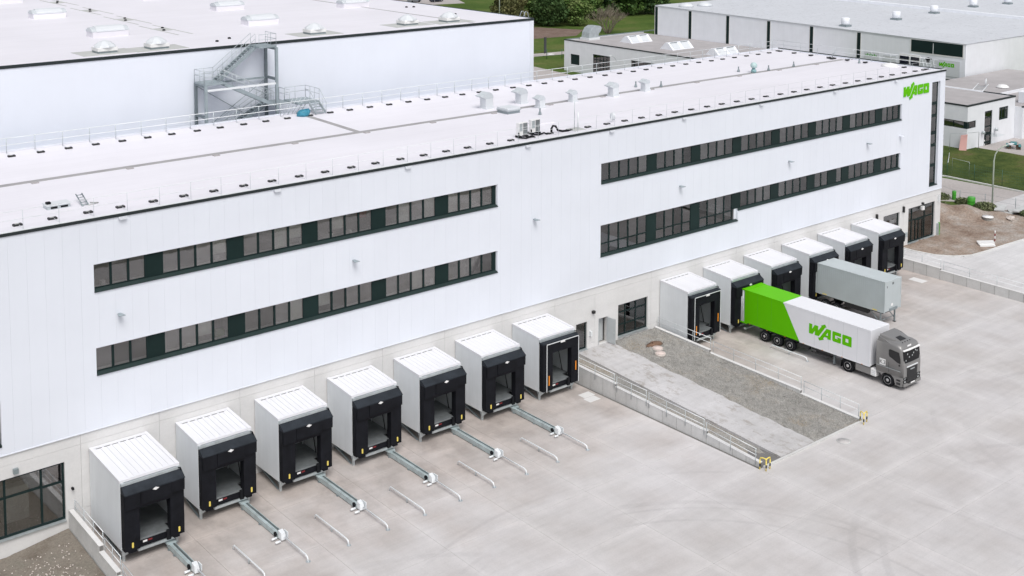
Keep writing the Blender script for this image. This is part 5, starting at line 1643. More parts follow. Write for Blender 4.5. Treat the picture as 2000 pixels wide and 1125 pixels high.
ram_hoop(62.2, -20.55, 'yellow and black tube guard at the end of the right ramp wall', [(.05, .28), (-.15, -.15), (.42, -.02)])

def manhole(x, y, z, r, m, label, group=None):
    t = thing('manhole', label, 'manhole cover', (x, y, z))
    MB().lathe([(r + .09, 0), (r + .09, .012), (r, .012)], (x, y, z), 2, 22).build('rim', M['pad'], t)
    MB().lathe([(r, .0), (r, .02), (.01, .024)], (x, y, z), 2, 22).build('lid', M[m], t)
def shaft(x, y, z, r, h, label):
    t = thing('shaft_ring', label, 'manhole', (x, y, z))
    MB().lathe([(r + .03, 0), (r + .03, h)], (x, y, z), 2, 20).build('ring', M['pebble'], t)
    MB().lathe([(r, h + .004), (r - .02, h + .05), (.01, h + .06)], (x, y, z), 2, 20).build('lid', M['lid'], t)
shaft(59.35, -3.15, midz(-3.15) - .05, .42, .12, 'pinkish round shaft lid in the gravel, the farther of two')
shaft(58.65, -4.1, midz(-4.1) - .05, .40, .2, 'pale round shaft lid in the gravel, the nearer of two')
manhole(58.7, -21.35, .001, .40, 'yard', 'round manhole cover in the yard in front of the ramp kerb')
t = thing('soil_heap', 'small reddish soil heap behind the round shaft lids', 'soil heap', (59.6, -2.3, 1))
mb = MB().lathe([(.48, -.06), (.36, .08), (.18, .15), (.02, .18)], (59.75, -2.35, midz(-2.35)), 2, 14)
rr = random.Random(8)
mb.v = [(v[0] + (v[0] - 59.75) * .9 + rr.uniform(-.10, .10), v[1] + rr.uniform(-.10, .10), v[2] + rr.uniform(-.03, .03)) for v in mb.v]
mb.build('heap', M['rust_soil'], t)
def grate(x, y, a, label):
    t = thing('drain_cover', label, 'drain cover', (x, y, 0))
    piece('slab', x - .55, x + .55, y - .38, y + .38, .002, .012, M['base_conc'], t)
    piece('slab', x - .75, x + .35, y - 1.18, y - .42, .002, .014, M['base_conc'], t)
grate(50.0, -4.55, 0, 'pair of pale drain covers in the yard beside the left ramp wall')
t = thing('drain_cover', 'single pale drain cover in the yard by the far right wall', 'drain cover', (94.1, -5.2, 0))
piece('slab', 93.6, 94.6, -6.1, -4.6, .002, .014, M['base_conc'], t)
t = thing('entrance_slab', 'pale concrete slab at the end of the right ramp wall', 'slab', (63.3, -19.6, 0))
piece('slab', 62.75, 63.9, -20.2, -18.9, .003, .02, M['ramp'], t)

# ================================================================== FAR RIGHT: YARD CORNER, ROAD, BANK
t = thing('round_lid', 'white round shaft lid standing in the bare soil', 'manhole', (115.9, -.7, 1))
MB().lathe([(.5, 0), (.5, .45)], (115.8, -.65, .9 + soil_h(115.8, -.65) * .7), 2, 18).build('ring', M['stone'], t)
MB().lathe([(.62, .45), (.62, .53), (.02, .56)], (115.8, -.65, .9 + soil_h(115.8, -.65) * .7), 2, 20).build('lid', M['white_paint'], t)
t = thing('kerb_stack', 'two white slabs stacked by the curved kerb', 'slabs', (107.5, -5.4, 1))
MB().hexa([(106.2, -5.1, .98), (107.6, -6.0, .98), (108.3, -5.4, .98), (106.9, -4.5, .98), (106.2, -5.1, 1.12), (107.6, -6.0, 1.12), (108.3, -5.4, 1.12), (106.9, -4.5, 1.12)]).build('slab', M['white_paint'], t)
MB().hexa([(106.5, -4.7, 1.125), (108.0, -5.7, 1.125), (108.7, -5.1, 1.125), (107.2, -4.1, 1.125), (106.5, -4.7, 1.25), (108.0, -5.7, 1.25), (108.7, -5.1, 1.25), (107.2, -4.1, 1.25)]).build('slab', M['base_conc'], t)
t = thing('marker_post', 'thin red and white marker post by the curved kerb', 'post', (109.3, -5.0, 1))
for k in range(4):
    MB().lathe([(.06, .95 + .3 * k), (.06, 1.24 + .3 * k)], (109.3, -5.0, 0), 2, 8).build('band', M['red_mark' if k % 2 == 0 else 'white_paint'], t)

def barrel(x, y, r, h, label):
    t = thing('green_barrel', label, 'barrel', (x, y, .95), 'bright green plastic barrels')
    MB().lathe([(r * .92, 0), (r, .06), (r, h * .33), (r * 1.03, h * .35), (r, h * .38), (r, h * .64), (r * 1.03, h * .66), (r, h * .69), (r, h - .05), (r * .95, h)], (x, y, .95), 2, 20).build('drum', M['barrel_green'], t)
    MB().lathe([(r * .96, h), (r * .96, h + .06), (.02, h + .07)], (x, y, .955), 2, 20).build('lid', mat('green_lid', (.10, .40, .08), .45), t)
barrel(122.0, 7.0, .24, 1.0, 'narrow bright green barrel beside the far road, nearer the building')
barrel(120.4, 3.9, .44, 1.15, 'wide bright green barrel in the weeds beside the road')
t = thing('street_lamp', 'tall pale green street lamp with curved arm beside the road', 'street lamp', (122.5, 2.45, .95))
MB().tube([(122.5, 2.45, .9), (122.5, 2.45, 6.4), (122.55, 2.35, 7.2), (122.7, 2.1, 7.8), (123.0, 1.7, 8.2), (123.5, 1.2, 8.45)], [.11, .085, .075, .07, .065, .06], 8).build('post', M['lamp_green'], t)
MB().box(123.3, 124.2, .95, 1.35, 8.42, 8.56).build('lamp_head', M['galv_white'], t, .04)
t = thing('wire_fence', 'low wire fence with thin posts along the near road edge', 'fence', (122, 4, .95))
fp = [(122.6, 9.2), (121.9, 6.2), (122.6, 3.4), (123.6, .2), (124.4, -3), (125.2, -6.2)]
for a in fp:
    MB().tube([(a[0], a[1], .9), (a[0], a[1], 2.3)], .035, 6).build('post', M['galv_dark'], t)
for z in (2.2, 1.6):
    MB().tube([(p[0], p[1], z - .15 * (i % 2)) for i, p in enumerate(fp)], .012, 4).build('wire', M['galv_dark'], t)
t = thing('green_fence', 'dark green mesh fence with posts at the foot of the grass bank', 'fence', (132.5, 8, 1))
fp = [(130.9, 18.5), (132.4, 14.0), (132.5, 10.3), (132.5, 6.6), (132.6, 2.9), (132.9, -.8), (133.3, -4.5), (133.8, -8.2)]
for a in fp:
    MB().tube([(a[0], a[1], .95), (a[0], a[1], 3.1)], .035, 6).build('post', M['fence_green'], t)
for (a, b) in zip(fp[:-1], fp[1:]):
    mb = MB()
    for k in range(6):
        z = 1.1 + .38 * k
        mb.tube([(a[0], a[1], z), (b[0], b[1], z)], .008, 3, False)
    for k in range(1, 16):
        p = Vector((a[0], a[1], 0)).lerp(Vector((b[0], b[1], 0)), k / 16)
        mb.tube([(p.x, p.y, 1.05), (p.x, p.y, 3.05)], .006, 3, False)
    mb.build('mesh_panel', M['fence_green'], t)
t = thing('goal_frame', 'thin white metal frame leaning on the grass bank', 'frame', (133, 12, 1))
MB().tube([(132.9, 13.6, 1.0), (132.9, 13.6, 3.3), (133.2, 11.4, 3.1), (133.2, 11.4, 1.0)], .022, 6).build('frame', M['galv'], t)
MB().tube([(135.5, 20.0, 1.3), (139.5, 21.6, 2.2)], .04, 6).build('bar', M['galv_white'], t)
MB().tube([(136.5, 16.3, 1.3), (140.5, 18.4, 2.1)], .04, 6).build('bar', M['galv_white'], t)
t = thing('film_roll', 'crumpled silvery plastic wrap behind the warehouse corner', 'wrap', (131, 14, 1))
mb = MB().lathe([(.5, 0), (.8, .5), (.6, 1.4), (.75, 2.2), (.35, 2.9), (.02, 3.0)], (131.0, 15.0, .95), 2, 12)
rr = random.Random(12)
mb.v = [(v[0] + rr.uniform(-.18, .18), v[1] + rr.uniform(-.18, .18), v[2]) for v in mb.v]
mb.build('wrap', M['galv'], t)
# rubble sheets lying along the road
def debris(x, y, s, m, label, seed):
    t = thing('debris_pile', label, 'debris', (x, y, .95))
    rr = random.Random(seed)
    for k in range(6):
        cx_, cy_ = x + rr.uniform(-s, s), y + rr.uniform(-s, s)
        a = rr.uniform(0, 3.1); L, w_ = rr.uniform(.5, 1.2) * s * .8, rr.uniform(.25, .5) * s
        u, v = Vector((math.cos(a), math.sin(a), rr.uniform(-.15, .15))) * L, Vector((-math.sin(a), math.cos(a), rr.uniform(-.1, .1))) * w_
        c = Vector((cx_, cy_, 1.05 + soil_h(cx_, cy_) * .9 + .12 * k))
        h_ = Vector((0, 0, .12))
        MB().hexa([c - u - v, c + u - v, c + u + v, c - u + v, c - u - v + h_, c + u - v + h_, c + u + v + h_, c - u + v + h_]).build('board', M[m], t)
debris(121.5, -.6, 1.5, 'debris', 'heap of pale boards beside the lamp post at the road', 21)
debris(122.8, -4.2, 1.4, 'debris', 'heap of grey boards at the right edge of the picture', 22)
def boulder(x, y, s, label, seed, m='pebble'):
    t = thing('boulder', label, 'boulder', (x, y, 1))
    bm_ = bmesh.new(); bmesh.ops.create_icosphere(bm_, subdivisions=2, radius=s)
    rr = random.Random(seed)
    for v in bm_.verts: v.co *= rr.uniform(.75, 1.1); v.co.z *= .65
    me = bpy.data.meshes.new('rock'); bm_.to_mesh(me); bm_.free(); me.materials.append(M[m])
    o = bpy.data.objects.new('rock', me); COL.objects.link(o); o.parent = t
    o.location = (0, 0, soil_h(x, y) * .9 + s * .3)
boulder(117.6, -2.4, .5, 'pale boulder in the soil near the white round lid', 31)
boulder(118.6, -4.0, .35, 'smaller pale boulder right of the larger one', 32)

def leaf_cloud(mb, c, rad, n, size, rr, hollow=.35):
    for _ in range(n):
        while True:
            d = Vector((rr.uniform(-1, 1), rr.uniform(-1, 1), rr.uniform(-1, 1)))
            if hollow < d.length <= 1: break
        p = Vector(c) + Vector((d.x * rad[0], d.y * rad[1], d.z * rad[2]))
        a = Vector((rr.uniform(-1, 1), rr.uniform(-1, 1), rr.uniform(-1, 1))).normalized()
        b = a.orthogonal().normalized(); s = size * rr.uniform(.6, 1.3)
        b2 = (a.cross(b)) * s * .7
        b = b * s
        mb.face([p - b, p + b2, p + b, p - b2])
def weed(x, y, r, h, label, seed, n=420):
    t = thing('weed_clump', label, 'plants', (x, y, .95), 'weeds along the road edge')
    mb = MB(); rr = random.Random(seed)
    z0 = 1.0 + soil_h(x, y) * .8
    for _ in range(n):
        a = rr.uniform(0, 6.28); q = r * math.sqrt(rr.random())
        px, py = x + q * math.cos(a), y + q * math.sin(a)
        hh = h * rr.uniform(.4, 1.0) * (1 - .4 * q / r)
        lean = Vector((rr.uniform(-.3, .3), rr.uniform(-.3, .3), 0)) * hh
        w_ = .03 + .03 * rr.random()
        e = Vector((math.cos(a + 1.5), math.sin(a + 1.5), 0)) * w_
        b = Vector((px, py, z0 - .1)); tp = b + lean + Vector((0, 0, hh))
        mb.face([b - e, b + e, b + lean * .5 + Vector((0, 0, hh * .6)) + e * .8, tp, b + lean * .5 + Vector((0, 0, hh * .6)) - e * .8])
    leaf_cloud(mb, (x, y, z0 + h * .35), (r, r, h * .4), n, .12, rr, 0)
    mb.build('foliage', M['weed'], t)
    ms = MB()
    for k in range(6):
        ms.tube([(x + rr.uniform(-.3, .3) * r, y + rr.uniform(-.3, .3) * r, z0 - .1), (x + rr.uniform(-.6, .6) * r, y + rr.uniform(-.6, .6) * r, z0 + h * .6)], .015, 4)
    ms.build('stem', M['bark'], t)
weed(121.5, 8.6, 1.3, .6, 'green weeds left of the narrow green barrel', 41)
weed(121.2, 5.4, .9, .8, 'weeds between the two green barrels', 42)
weed(119.9, 1.8, 1.4, 1.3, 'tall weed clump at the foot of the street lamp', 43, 800)
weed(120.0, -3.6, 1.3, 1.0, 'weeds in front of the grey boards at the right edge', 44, 600)
weed(118.0, 6.5, 1.1, .45, 'low weeds behind the soil mound', 45)

# ================================================================== BACKGROUND BUILDINGS
# annex with corner window
ax = thing('office_annex', 'white two-storey office annex with a dark corner window', 'building', (150, 24, 0))
AX0, AX1, AY0, AY1, AZ = 144.5, 157.5, 18.18, 33.0, 8.2
an_holes = [(AX0, 146.75, 4.90, 5.90), (149.1, 151.15, .95, 6.85), (153.05, 155.55, 5.10, 6.95)]
ac = sorted({c for h in an_holes for c in h[:2]})
mb = MB()
for a, b in spans_x(AX0, AX1, ac):
    for z0, z1 in free_spans(.5, AZ - .1, holes_at((a + b) / 2, an_holes)):
        mb.box(a, b, AY0, AY0 + .3, z0, z1)
mb.build('wall', M['render_white'], ax)
mb = MB()
mb.box(AX0, AX0 + .3, AY0 + .301, AY1, 5.9, AZ - .1); mb.box(AX0, AX0 + .3, AY0 + .301, AY1, .5, 4.9); mb.box(AX0, AX0 + .3, 23.5, AY1, 4.9, 5.9)
mb.build('wall', M['render_white'], ax)
piece('wall', AX1 - .3, AX1, AY0 + .301, AY1, .5, AZ - .1, M['render_white'], ax)
piece('room_floor', AX0 + .3, AX1 - .3, AY0 + .32, AY1 - .2, 4.1, 4.3, M['interior'], ax)
piece('room_wall', AX0 + .4, AX1 - .4, 24.5, 24.7, 1, 8, M['interior'], ax)
MB().box(AX0 + .1, AX1 - .1, AY0 + .1, AY1 - .1, AZ - .25, AZ - .12).build('roof', M['gravel_roof'], ax)
for (a, b, c, d) in ((AX0 - .06, AX1 + .06, AY0 - .06, AY0 + .22), (AX0 - .06, AX0 + .22, AY0 + .222, AY1), (AX1 - .22, AX1 + .06, AY0 + .222, 23.0)):
    piece('edge_trim', a, b, c, d, AZ - .16, AZ + .03, M['edge'], ax)
w = MB()
w.box(AX0 + .04, 146.75, AY0 + .06, AY0 + .14, 4.9, 5.0); w.box(AX0 + .04, 146.75, AY0 + .06, AY0 + .14, 5.8, 5.9); w.box(146.65, 146.75, AY0 + .06, AY0 + .14, 5.0, 5.8); w.box(AX0 + .04, AX0 + .6, AY0 + .06, AY0 + .6, 4.9, 5.9)
w.box(AX0 + .06, AX0 + .14, AY0 + .6, 23.5, 4.9, 5.0); w.box(AX0 + .06, AX0 + .14, AY0 + .6, 23.5, 5.8, 5.9); w.box(AX0 + .06, AX0 + .14, 20.2, 20.3, 5.0, 5.8)
wn_ = w.build('window', M['frame'], ax)
piece('pane', AX0 + .6, 146.65, AY0 + .09, AY0 + .11, 5.0, 5.8, M['glass'], wn_); piece('pane', AX0 + .09, AX0 + .11, AY0 + .6, 23.5, 5.0, 5.8, M['glass'], wn_)
def simple_window(parent, x0, x1, z0, z1, y, cols, rows, mw=.1, name='window'):
    fr = MB()
    for c in [x0 + mw / 2, x1 - mw / 2] + cols: fr.box(c - mw / 2, c + mw / 2, y - .05, y + .05, z0, z1)
    for r_ in [z0 + mw / 2, z1 - mw / 2] + rows: fr.box(x0 + mw, x1 - mw, y - .045, y + .045, r_ - mw / 2, r_ + mw / 2)
    w = fr.build(name, M['frame'], parent)
    piece('pane', x0 + mw, x1 - mw, y - .01, y + .01, z0 + mw, z1 - mw, M['glass'], w)
    return w
simple_window(ax, 149.1, 151.15, 3.6, 6.84, AY0 + .12, [], [4.6, 5.9], .16)
simple_window(ax, 149.1, 151.15, .96, 3.55, AY0 + .12, [149.7], [2.3], .26, 'door')
simple_window(ax, 153.05, 155.55, 5.12, 6.94, AY0 + .12, [153.9, 154.7], [], .2)
for xx in (148.4, 151.9):
    MB().lathe([(.10, 0), (.22, .05), (.22, .4), (.1, .45)], (xx, AY0 - .3, 3.75), 2, 10).build('wall_lamp', M['galv'], ax)
cnp = MB(); cnp.face([(148.9, AY0 - .02, 3.55), (149.6, AY0 - 1.5, 3.35), (152.4, AY0 - 1.5, 3.35), (151.6, AY0 - .02, 3.55)]); cnp.build('glass_canopy', M['glass_clear'], ax)
piece('door_sticker', 149.30, 149.5, AY0 + .05, AY0 + .065, 2.5, 2.75, M['white_paint'], ax); piece('door_sticker', 149.30, 149.5, AY0 + .05, AY0 + .065, 1.9, 2.2, M['white_paint'], ax)
# lower block to its right and roof terrace behind
a2 = thing('annex_wing', 'lower white wing at the right picture edge with a small vent grille', 'building', (165, 14, 0))
piece('wall', 157.52, 175, 17.0, 17.3, .5, 6.6, M['render_white'], a2); piece('wall', 157.52, 157.8, 17.31, 33, .5, 6.6, M['render_white'], a2)
piece('roof', 157.6, 175, 17.1, 33, 6.3, 6.5, M['gravel_roof'], a2); piece('edge_trim', 157.5, 175, 16.94, 17.2, 6.6, 6.78, M['edge'], a2)
piece('vent_grille', 158.6, 159.4, 16.95, 16.99, 4.6, 5.4, M['galv_dark'], a2)
t = thing('rooftop_unit', 'dark louvred rooftop unit on the wing at the right picture edge', 'cooling unit', (163, 19, 6.5))
MB().box(161.5, 164.0, 18.3, 19.8, 6.5, 8.2).build('casing', M['metal_wall'], t, .05); piece('louvre', 161.7, 163.8, 18.26, 18.295, 6.8, 8.0, M['slot'], t); MB().tube([(160.6, 18.2, 6.6), (161.8, 17.8, 7.2), (162.6, 17.6, 6.6)], .16, 7).build('duct', M['galv_white'], t)
# block behind with roof furniture and a stair
a3 = thing('roof_terrace_block', 'pale flat-roofed block behind the annex with steel steps', 'building', (175, 35, 0))
piece('wall', 165.5, 190, 24.4, 24.7, .5, 6.9, M['render_white'], a3); piece('roof', 158, 190, 24.8, 36.5, 6.5, 6.85, M['gravel_roof'], a3)
piece('parapet', 157.6, 158.0, 23.2, 33.5, 7.4, 8.15, M['render_white'], a3)
for k in range(7):
    piece('step', 160.2 + .35 * k, 160.5 + .35 * k, 25.2, 26.8, 6.9 + .18 * k, 6.94 + .18 * k, M['galv'], a3)
for yy in (25.2, 26.8):
    MB().tube([(160.0, yy, 7.0), (162.8, yy, 8.4)], .06).build('stringer', M['galv_white'], a3)
MB().tube([(169, 29, 6.9), (169, 29, 8.0), (170, 29.5, 8.0), (170, 29.5, 6.9)], .12, 6).build('roof_pipe', M['galv_white'], a3)
MB().lathe([(1.0, 0), (1.0, .1), (.6, .4), (.02, .5)], (170.5, 27, 6.9), 2, 14).build('roof_dome', M['white_paint'], a3)
# tall production hall
ph = thing('production_hall', 'large pale production hall with dark vertical strips and weathered roof', 'building', (215, 75, 0))
PX, PY0, PY1, PZ = 177.1, 37.1, 107.6, 12.75
zt = lambda y: 12.1 + (y - PY0) / (PY1 - PY0) * 1.1
mb = MB().hexa([(PX, PY0, .5), (PX + .4, PY0, .5), (PX + .4, PY1, .5), (PX, PY1, .5), (PX, PY0, zt(PY0)), (PX + .4, PY0, zt(PY0)), (PX + .4, PY1, zt(PY1)), (PX, PY1, zt(PY1))])
mb.build('wall', M['metal_wall'], ph)
MB().hexa([(PX + .4, PY0 + .0, .5), (290, PY0, .5), (290, PY0 + .4, .5), (PX + .4, PY0 + .4, .5), (PX + .4, PY0, zt(PY0)), (290, PY0, zt(PY0)), (290, PY0 + .4, zt(PY0)), (PX + .4, PY0 + .4, zt(PY0))]).build('wall', M['render_white'], ph)
MB().box(PX + .4, 290, PY1 - .4, PY1, .5, 13.1).build('wall', M['metal_wall'], ph)
mb = MB()
for k in range(12):
    a, b = PX - .15 + (113) * k / 12, PX - .15 + 113 * (k + 1) / 12
    for j in range(8):
        c, d = PY0 - .1 + (PY1 - PY0 + .2) * j / 8, PY0 - .1 + (PY1 - PY0 + .2) * (j + 1) / 8
        mb.face([(a, c, zt(c) + .06), (b, c, zt(c) + .06), (b, d, zt(d) + .06), (a, d, zt(d) + .06)])
mb.build('roof', M['roof_old'], ph)
MB().hexa([(PX - .1, PY0, zt(PY0) - .12), (PX + .2, PY0, zt(PY0) - .12), (PX + .2, PY1, zt(PY1) - .12), (PX - .1, PY1, zt(PY1) - .12), (PX - .1, PY0, zt(PY0) + .08), (PX + .2, PY0, zt(PY0) + .08), (PX + .2, PY1, zt(PY1) + .08), (PX - .1, PY1, zt(PY1) + .08)]).build('edge_trim', M['dome'], ph)
MB().hexa([(219, PY0, zt(PY0) + .07), (220.2, PY0, zt(PY0) + .07), (220.2, PY1, zt(PY1) + .07), (219, PY1, zt(PY1) + .07), (219, PY0, zt(PY0) + .6), (220.2, PY0, zt(PY0) + .6), (220.2, PY1, zt(PY1) + .6), (219, PY1, zt(PY1) + .6)]).build('roof_upstand', M['metal_wall'], ph)
for yc in (107.2, 97.8, 87.9, 77.8, 67.9, 57.7):
    piece('dark_strip', PX - .06, PX - .002, yc - .36, yc + .36, .6, zt(yc) - .25, M['spandrel'], ph)
    piece('strip_edge', PX - .05, PX - .003, yc + .365, yc + .50, .6, zt(yc) - .2, M['white_paint'], ph); piece('strip_edge', PX - .05, PX - .003, yc - .50, yc - .365, .6, zt(yc) - .2, M['white_paint'], ph)
def xwall_screen(y0, y1, z0, z1, m, trim=.35):
    piece('dark_panel', PX - .07, PX - .004, y0, y1, z0, z1, M[m], ph)
    for (a, b, c, d) in ((y0 - trim, y1 + trim, z1, z1 + trim), (y0 - trim, y1 + trim, z0 - trim, z0)):
        piece('panel_frame', PX - .055, PX - .003, a, b, c, d, M['white_paint'], ph)
    for (a, b) in ((y0 - trim, y0), (y1, y1 + trim)):
        piece('panel_frame', PX - .055, PX - .003, a, b, z0, z1, M['white_paint'], ph)
xwall_screen(37.6, 47.2, 9.9, 12.0, 'spandrel', .22)
piece('panel_bar', PX - .09, PX - .071, 42.95, 43.07, 9.9, 11.7, M['galv_white'], ph)
xwall_screen(38.0, 41.0, 4.4, 5.9, 'spandrel', .2)
piece('window_frame', PX - .10, PX - .01, 45.4, 49.4, 6.6, 9.3, M['white_paint'], ph)
for (a, b) in ((45.55, 47.2), (47.5, 49.3)):
    for (c, d) in ((6.7, 7.3), (7.45, 8.3), (8.4, 9.0)):
        piece('pane', PX - .13, PX - .101, a, b, c, d, M['car_blue'], ph)
# roof ventilators, along one line
for k, (xx, yy) in enumerate(((178.9, 62.9), (196.2, 63.3), (212.5, 65.0), (230.7, 66.7), (243.1, 65.6))):
    t = thing('roof_ventilator', 'white drum ventilator on the production hall roof, %s from the left' % ['first', 'second', 'third', 'fourth', 'fifth'][k], 'ventilator', (xx + 1.5, yy, 12.6), 'drum ventilators on the production hall roof')
    z = zt(yy) + .05
    MB().box(xx + .7, xx + 2.3, yy - .8, yy + .8, z, z + .35).build('base', M['galv_dark'], t)
    MB().lathe([(.6, .35), (.75, .5), (.78, 1.55), (.7, 1.65), (.02, 1.7)], (xx + 1.5, yy, z), 2, 18).build('drum', M['metal_wall'], t)
for k, (xx, yy) in enumerate(((180.5, 102.0), (185.0, 100.8))):
    t = thing('roof_bubble', 'white bubble rooflight at the near left of the production hall roof, %s' % ['the left one', 'the right one'][k], 'skylight', (xx, yy, 13))
    MB().lathe([(1.6, 0), (1.5, .35), (.9, .75), (.02, .9)], (xx, yy, zt(yy) + .05), 2, 18).build('bubble', M['dome'], t)
# banners on the wall
def banner(label, y0, y1, z0, z1, name='banner'):
    t = thing(name, label, 'banner', (PX, (y0 + y1) / 2, z0))
    piece('sheet', PX - .16, PX - .135, y0, y1, z0, z1, M['dome'], t)
    return t
t = banner('pale banner with green strokes on the production hall wall', 53.4, 56.4, 7.6, 8.95)
for k in range(7):
    MB().hexa([(PX - .17, 56.1 - .34 * k, 8.2), (PX - .162, 56.1 - .34 * k, 8.2), (PX - .162, 55.9 - .34 * k, 8.2), (PX - .17, 55.9 - .34 * k, 8.2), (PX - .17, 56.15 - .34 * k, 8.5 + .15 * (k % 2)), (PX - .162, 56.15 - .34 * k, 8.5 + .15 * (k % 2)), (PX - .162, 55.95 - .34 * k, 8.5 + .15 * (k % 2)), (PX - .17, 55.95 - .34 * k, 8.5 + .15 * (k % 2))]).build('stroke', M['barrel_green'], t)
t = banner('pale banner with small grey strokes beside the hall window', 50.0, 52.6, 7.2, 8.75)
for k in range(5):
    piece('stroke', PX - .17, PX - .162, 51.9 - .26 * k, 52.05 - .26 * k, 8.2, 8.5, M['pad'], t)
t = banner('crumpled white banner with a black cap shape on the hall wall', 42.0, 45.2, 6.3, 8.9)
MB().flat([[(0, .35), (.5, .1), (1, .3), (.8, .5), (.8, .9), (.2, .9), (.2, .55)]], lambda u, v, w: (PX - .18 - w, 44.4 - 1.3 * u, 9.35 - 1.1 * v), .02).build('cap_shape', M['rubber'], t)
for k in range(4):
    MB().tube([(PX - .17, 45 - .7 * k, 8.7), (PX - .2, 44.2 - .6 * k, 6.5)], .05, 4).build('fold', M['metal_wall'], t)
t = banner('pale banner with green WAGO lettering on the production hall wall', 38.0, 41.9, 6.4, 9.1)
logo(t, lambda u, v, w: (PX - .165 - w, 41.75 - 2.75 * u, 8.62 - .62 * v), M['green_paint'], .01)

# low building with gravel roof
lb_ = thing('low_workshop', 'low white workshop with grey gravel roof left of the production hall', 'building', (168, 95, 0))
LX, LY0, LY1, LZ = 155.06, 60.0, 112.1, 7.15
lh = [(107.6, 110.2, 2.4, 4.5), (98.9, 103.7, .96, 5.15), (86.0, 93.2, 3.0, 5.1)]
lc = sorted({c for h in lh for c in h[:2]})
mb = MB()
for a, b in spans_x(LY0, LY1, lc):
    for z0, z1 in free_spans(.5, LZ - .02, holes_at((a + b) / 2, lh)):
        mb.box(LX, LX + .35, a, b, z0, z1)
mb.build('wall', M['render_white'], lb_)
piece('wall', LX + .351, 178, LY1 - .35, LY1, .5, LZ - .02, M['render_white'], lb_)
piece('roof', LX + .2, PX - .1, LY0, LY1 - .2, LZ - .35, LZ - .1, M['gravel_roof'], lb_)
piece('edge_trim', LX - .06, LX + .36, LY0, LY1 + .06, LZ - .02, LZ + .14, M['edge'], lb_); piece('edge_trim', LX + .362, 183, LY1 - .36, LY1 + .06, LZ - .02, LZ + .13, M['galv_dark'], lb_)
piece('inner_wall', LX + 3, LX + 3.2, LY0, LY1 - 1, .5, LZ - .4, M['slot'], lb_)
piece('shutter', LX + .1, LX + .16, 107.6, 110.2, 2.4, 4.5, M['spandrel'], lb_)
gt = MB()
for k in range(6):
    gt.box(LX + .1, LX + .2, 98.9 + .96 * k - .06, 98.9 + .96 * k + .06, .96, 5.15)
for z in (1.1, 2.1, 3.1, 4.1, 5.05):
    gt.box(LX + .11, LX + .19, 98.9, 103.7, z - .07, z + .07)
g_ = gt.build('gate', M['frame'], lb_); piece('pane', LX + .14, LX + .16, 98.95, 103.65, 1, 5.1, M['glass'], g_)
w_ = piece('window', LX + .1, LX + .2, 86.0, 93.2, 4.95, 5.1, M['frame'], lb_); piece('window_pane', LX + .12, LX + .14, 86.0, 93.2, 3.0, 4.95, M['glass'], lb_); piece('window_post', LX + .09, LX + .2, 92.2, 92.5, 3.0, 4.94, M['frame'], lb_)
MB().tube([(LX - .02, 97.0, 4.6), (LX - .8, 97, 5.4), (LX - 1.6, 97, 5.7)], .05).build('lamp_arm', M['galv'], lb_); MB().box(LX - 2.2, LX - 1.5, 96.85, 97.15, 5.66, 5.8).build('lamp_head', M['galv_white'], lb_)
t = thing('curved_vent', 'large curved ribbed vent hood at the corner of the workshop roof', 'roof vent', (160.5, 110.3, 7))
pr = [(159.0, 7.5), (159.2, 8.6), (159.8, 9.5), (160.8, 9.9), (162.2, 9.8), (162.6, 9.4), (162.3, 8.7), (161.8, 8.3), (161.6, 7.5)]
MB().prism(pr, 1, 108.9, 111.2).build('hood', M['galv'], t, .05); MB().box(158.8, 161.9, 108.7, 111.4, 7.0, 7.5).build('base', M['galv_white'], t)
def saddle(x, y, label):
    t = thing('saddle_rooflight', label, 'skylight', (x, y, 7.05), 'ridge rooflights on the workshop roof')
    MB().prism([(y - 1.7, 7.05), (y + 1.7, 7.05), (y + .35, 8.35), (y - .35, 8.35)], 0, x, x + 6.0).build('body', M['metal_wall'], t)
    for k in range(2):
        a, b = x + .5 + 2.9 * k, x + 2.4 + 2.9 * k
        MB().hexa([(a, y - 1.62, 7.22), (b, y - 1.62, 7.22), (b, y - 1.5, 7.22), (a, y - 1.5, 7.22), (a, y - .55, 8.28), (b, y - .55, 8.28), (b, y - .43, 8.28), (a, y - .43, 8.28)]).build('flap', M['dome'], t)
        piece('flap_hinge', a, b, y - .62, y - .5, 8.32, 8.42, M['galv_dark'], t)
saddle(162.2, 101.6, 'ridge rooflight with two white flaps, farthest on the gravel roof')
saddle(161.0, 89.5, 'ridge rooflight with two white flaps, middle one on the gravel roof')
saddle(161.5, 78.5, 'ridge rooflight with two white flaps, nearest, half hidden by the railing')

# ---- picnic tables on the terrace
def picnic(x, y, rot, label):
    t = thing('picnic_table', label, 'table', (x, y, 2.0), 'teal picnic tables on the terrace')
    c, s = math.cos(rot), math.sin(rot)
    def bxr(nm, u0, u1, v0, v1, z0, z1, m):
        P = [(u0, v0), (u1, v0), (u1, v1), (u0, v1)]
        q = [(x + u * c - v * s, y + u * s + v * c) for u, v in P]
        MB().hexa([(a, b, z0) for a, b in q] + [(a, b, z1) for a, b in q]).build(nm, m, t)
    bxr('table_top', -1.0, 1.0, -.4, .4, 2.70, 2.78, M['picnic'])
    bxr('bench_seat', -1.0, 1.0, -.95, -.62, 2.42, 2.48, M['picnic']); bxr('bench_seat', -1.0, 1.0, .62, .95, 2.42, 2.48, M['picnic'])
    for u in (-.7, .7):
        bxr('leg', u - .05, u + .05, -.9, -.3, 2.0, 2.41, M['bark']); bxr('leg', u - .05, u + .05, .3, .9, 2.0, 2.41, M['bark']); bxr('cross_bar', u - .05, u + .05, -.6, .6, 2.60, 2.69, M['bark'])
picnic(150.6, 14.6, .5, 'teal picnic table on the terrace, left of the two')
picnic(153.0, 12.2, -.9, 'teal picnic table on the terrace, right one at the picture edge')
